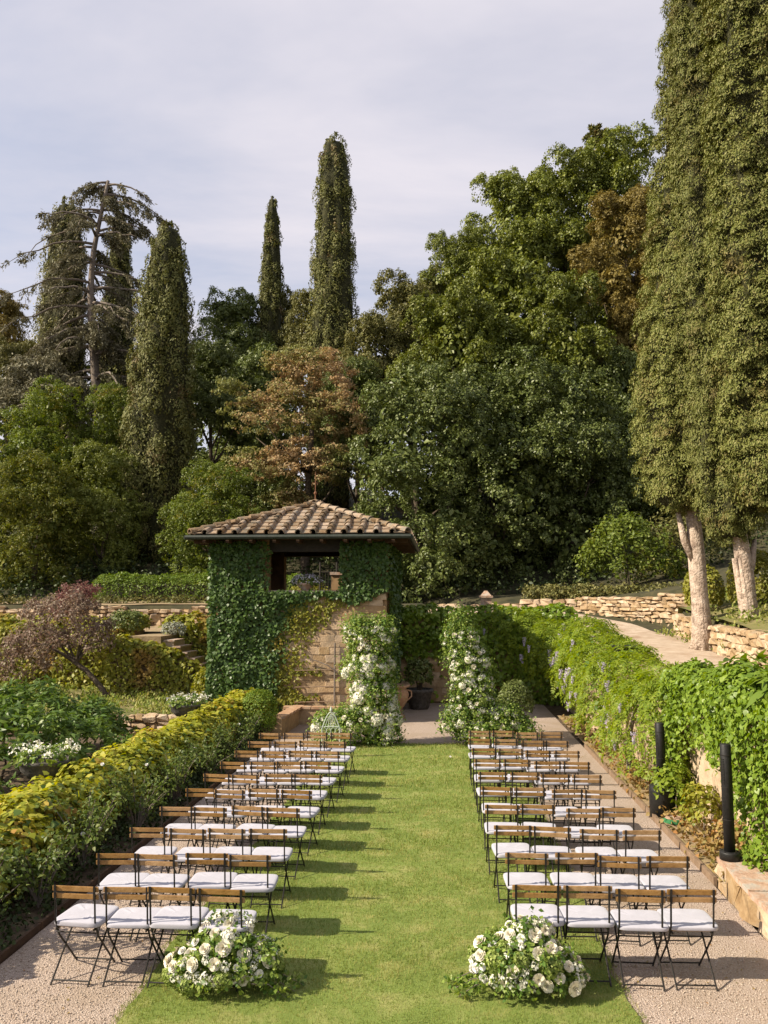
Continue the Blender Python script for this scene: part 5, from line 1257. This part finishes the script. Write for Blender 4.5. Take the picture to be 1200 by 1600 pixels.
t = arrange('flower_arrangement', 'low mound of white roses and green hydrangea by the left front chairs', 'flowers', (-1.93, 7.30, .02), bl1, 230, .10, 26, .047, bq(), 5)
for j in range(5): bloom(SPR, 'blossom_spray', t, (random.uniform(-.05, .25), .06, .47 + random.uniform(-.04, .08)), (0, -.3, 1), .9)
t2 = arrange('flower_arrangement', 'low mound of white roses and green hydrangea by the right front chairs', 'flowers', (.69, 7.42, .02), [(-l[0], l[1], l[2], l[3], l[4], l[5]) for l in bl1], 230, .10, 26, .047, bq(), 9)
for tt, s in ((t, 1), (t2, -1)):
    for j in range(3):
        b0 = Vector((s * .30, -.2 + .1 * j, .12)); e = Vector((s * (.60 + .05 * j), -.22 + .12 * j, .03)); pts = [b0, b0.lerp(e, .5) + Vector((0, 0, .05)), e]
        st = MB().tube(pts, [.005, .004, .002], 5).build('trailing_stem', m_branch, tt)
        c = [tuple(b0.lerp(e, u) + Vector((0, 0, .03))) for u in np.linspace(.2, 1, 9)]
        foliage(st, clumped(c, .04, 6, .05), T_LEAF, g_bouq, 'leaves')
# tall broken arch: two leaning flower columns
def col_lobes(pts): return [(x, y, z, r, r * .85, h) for x, y, z, r, h in pts]
ca = at(592, 1162, 19.5); X0 = ca.x
def cl(px, py, r, h, dy=0.0): p = at(px, py, 19.2 + dy); return (p.x - X0, dy - .2, max(p.z, .1), r, h)
lob = col_lobes([cl(575, 1003, .46, .40), cl(575, 1045, .50, .42), cl(583, 1085, .46, .40), cl(590, 1120, .44, .36), cl(592, 1150, .42, .28), cl(550, 1135, .40, .34, -.2), cl(515, 1140, .36, .30, -.1), cl(560, 985, .30, .25), cl(597, 985, .25, .22), cl(535, 1150, .3, .25, -.3)])
arrange('flower_column', 'tall flower column left of the aisle end with white hydrangea clusters', 'flowers', (X0, 19.5, 0), lob, 1150, .25, 24, .062,
        [('hydrangea', [HYW], 30, .115, (.25, 2.25)), ('hydrangea', [HYG], 9, .10, (0, 2.2)), ('rose', ROSE, 46, .075, (.1, 2.4)), ('blossom_spray', [SPR], 70, .06, (.05, 2.7))], 31)
ca = at(745, 1160, 19.5); X0 = ca.x
lob = col_lobes([cl(716, 972, .20, .22), cl(722, 1000, .34, .32), cl(732, 1035, .42, .38), cl(738, 1070, .42, .38), cl(738, 1105, .46, .36), cl(742, 1140, .48, .32), cl(785, 1128, .42, .28, -.1), cl(815, 1145, .28, .2, -.2), cl(712, 1135, .28, .28, -.2), cl(760, 1150, .4, .25, -.3)])
arrange('flower_column', 'tall flower column right of the aisle end with cream roses trailing down', 'flowers', (X0, 19.5, 0), lob, 1100, .25, 24, .062,
        [('hydrangea', [HYW], 14, .09, (.05, 2.0)), ('hydrangea', [HYG], 5, .09, (0, 1.6)), ('rose', ROSE, 46, .075, (.05, 2.5)), ('blossom_spray', [SPR], 90, .058, (.02, 2.6))], 37)
# urn, pots and wire frame by the arch
def pot(label, x, y, prof, mat=m_pot, name='terracotta_pot', n=24, z=0.0):
    t = thing(name, label, 'pot', (x, y, z)); MB().lathe(prof, n).build('body', mat, t, True); return t
u = at(622, 1120, 23.6)
t = pot('tall footed terracotta urn behind the left flower column', u.x, 23.6, [(.20, 0), (.20, .06), (.13, .10), (.09, .20), (.14, .28), (.27, .48), (.31, .66), (.27, .78), (.22, .82), (.33, .88), (.34, .92), (.24, .92), (.22, .84)])
for s in (-1, 1): MB().tube([(s * .27, 0, .5), (s * .38, 0, .6), (s * .38, 0, .74), (s * .27, 0, .78)], .022, 6).build('handle', m_pot, t)
for px, y, lab in ((655, 25.6, 'large dark pot in shade straight behind the arch'),):
    q = at(px, 1095, y)
    pot(lab, q.x, y, [(.26, 0), (.30, .05), (.40, .5), (.44, .52), (.44, .60), (.38, .60), (.36, .52)], m_stone_shade, 'large_pot')  # terracotta pot coloured dark to imitate the shade it stands in
    shrub('potted_shrub', 'dark shrub growing in the ' + ('large pot straight behind the arch' if px == 655 else 'pot right of the arch middle'), 'shrub', (q.x, y, .55), [(0, 0, .5, .45, .4, .45)], 900, .11, g_oakd)
wf = thing('wire_frame', 'pale green ornate iron frame among the flowers left of the arch', 'iron frame', (at(517, 1145, 17.5).x, 17.5, 0))
arc = [(-.19 + .38 * k / 12, 0, .62 + .34 * math.sin(math.pi * k / 12)) for k in range(13)]
MB().tube([(-.19, 0, 0)] + arc + [(.19, 0, 0)], .013, 6).build('arch', m_pale, wf)
for zz in (.5, .66): MB().tube([(-.19, 0, zz), (.19, 0, zz)], .011, 6).build('rail', m_pale, wf)
for k in range(5):
    x = -.12 + .06 * k; MB().tube([(x, 0, .66), (x * .6, 0, .80), (0, 0, .93)], .007, 5).build('spoke', m_pale, wf)
for k in range(4):
    x = -.14 + .093 * k; MB().tube([(x + .045 * math.cos(a), 0, .58 + .06 * math.sin(a)) for a in np.linspace(0, 2 * math.pi, 11)], .006, 5).build('scroll', m_pale, wf)
MB().lathe([(.012, 0), (.03, .03), (.03, .05), (.008, .12)], 8, (0, 0, .96)).build('finial', m_pale, wf)
for j in range(5):
    p = (random.uniform(-1.2, .3), random.uniform(17.2, 19.0), .05)
    o = link('petal', ROSEW[0], None, p, (random.uniform(0, .6), .3, random.uniform(0, 6)), (.035, .035, .014)); tag(o, 'white petals fallen on the far end of the lawn aisle', 'petal', 'petals fallen on the lawn')

k = 420; xx = np.where(rng.uniform(size=k) < .5, rng.uniform(-4.05, -2.7, k), rng.uniform(1.6, 3.1, k)); yy = rng.uniform(6.3, 19, k)
tag(link('leaf_litter', leaf_mesh('leaf_litter', np.stack([xx, yy, .012 + 0 * xx], -1), np.array([0, 0, 1.0]) + rng.normal(size=(k, 3)) * .25, rdir(k) * [1, 1, .05], .03 * rng.uniform(.5, 1.3, k), T_LEAF, g_dry)), 'small dry leaves scattered on the gravel', 'leaf litter', None, 'stuff')

# ------------------------------------------------------------------ grass blades and loose pebbles
def scatter(n, y0, y1, xf):
    y = 1 / (1 / y0 - rng.uniform(0, 1, n) * (1 / y0 - 1 / y1)); a, b = xf(y); x = a + (b - a) * rng.uniform(0, 1, n); return x, y
x, y = scatter(150000, 5.4, 19.45, lambda y: (lawn_l(y) - .05, lawn_r(y) + .05))
P = np.stack([x, y, .018 + 0 * x], -1); n = len(x)
tall = .026 * (1 + .35 * wob(x, y, 2.0, 3)) * rng.uniform(.5, 1.5, n) * np.clip(.6 + y / 14, .8, 1.7)
V, Fc = leaves_geo(P, rdir(n) * [1, 1, .15], np.array([0, 0, 1.0]) + rng.normal(size=(n, 3)) * .45, np.ones(n), (T_BLADE[0] * np.array([.012, 1, 1]), T_BLADE[1]))
V = V.reshape(n, 3, 3); V[:, 2] = P + (V[:, 2] - P) * tall[:, None]; wd = np.clip(y / 9, .8, 2.2)[:, None, None]; V[:, :2] = P[:, None] + (V[:, :2] - P[:, None]) * wd * .5
tag(link('grass', np_mesh('grass', V.reshape(-1, 3), Fc, g_grass)), 'short mown grass of the lawn aisle', 'grass', None, 'stuff')
oc = np.array([(1, 0, 0), (-1, 0, 0), (0, 1, 0), (0, -1, 0), (0, 0, 1), (0, 0, -.4)]); of = np.array([(0, 2, 4), (2, 1, 4), (1, 3, 4), (3, 0, 4), (2, 0, 5), (1, 2, 5), (3, 1, 5), (0, 3, 5)])
Vs = []; Fs = []; bcount = 0
for n, a, b_ in ((6000, -4.05, None), (6000, None, 3.1)):
    x, y = scatter(n, 6.1, 13, lambda y: ((lawn_r(y) if a is None else a + 0 * y), (lawn_l(y) if b_ is None else b_ + 0 * y)))
    s = rng.uniform(.0035, .009, n)[:, None, None] * rng.uniform(.6, 1.3, (n, 1, 3)); th = rng.uniform(0, 6.28, n)
    v = oc[None] * s; c_, s_ = np.cos(th)[:, None], np.sin(th)[:, None]
    v = np.stack([v[..., 0] * c_ - v[..., 1] * s_, v[..., 0] * s_ + v[..., 1] * c_, v[..., 2]], -1) + np.stack([x, y, .004 + 0 * x], -1)[:, None]
    Vs.append(v.reshape(-1, 3)); Fs.append((of[None] + (np.arange(n) * 6)[:, None, None]).reshape(-1, 3) + bcount); bcount += n * 6
m_peb = leaf_mat('pebbles', [(.30, .22, .16), (.46, .36, .28), (.60, .52, .44), (.52, .44, .35)], 0, .9, spec=.2)
tag(link('gravel', np_mesh('gravel', np.concatenate(Vs), np.concatenate(Fs), m_peb)), 'loose pale gravel pebbles under and beside the chairs', 'gravel', None, 'stuff')
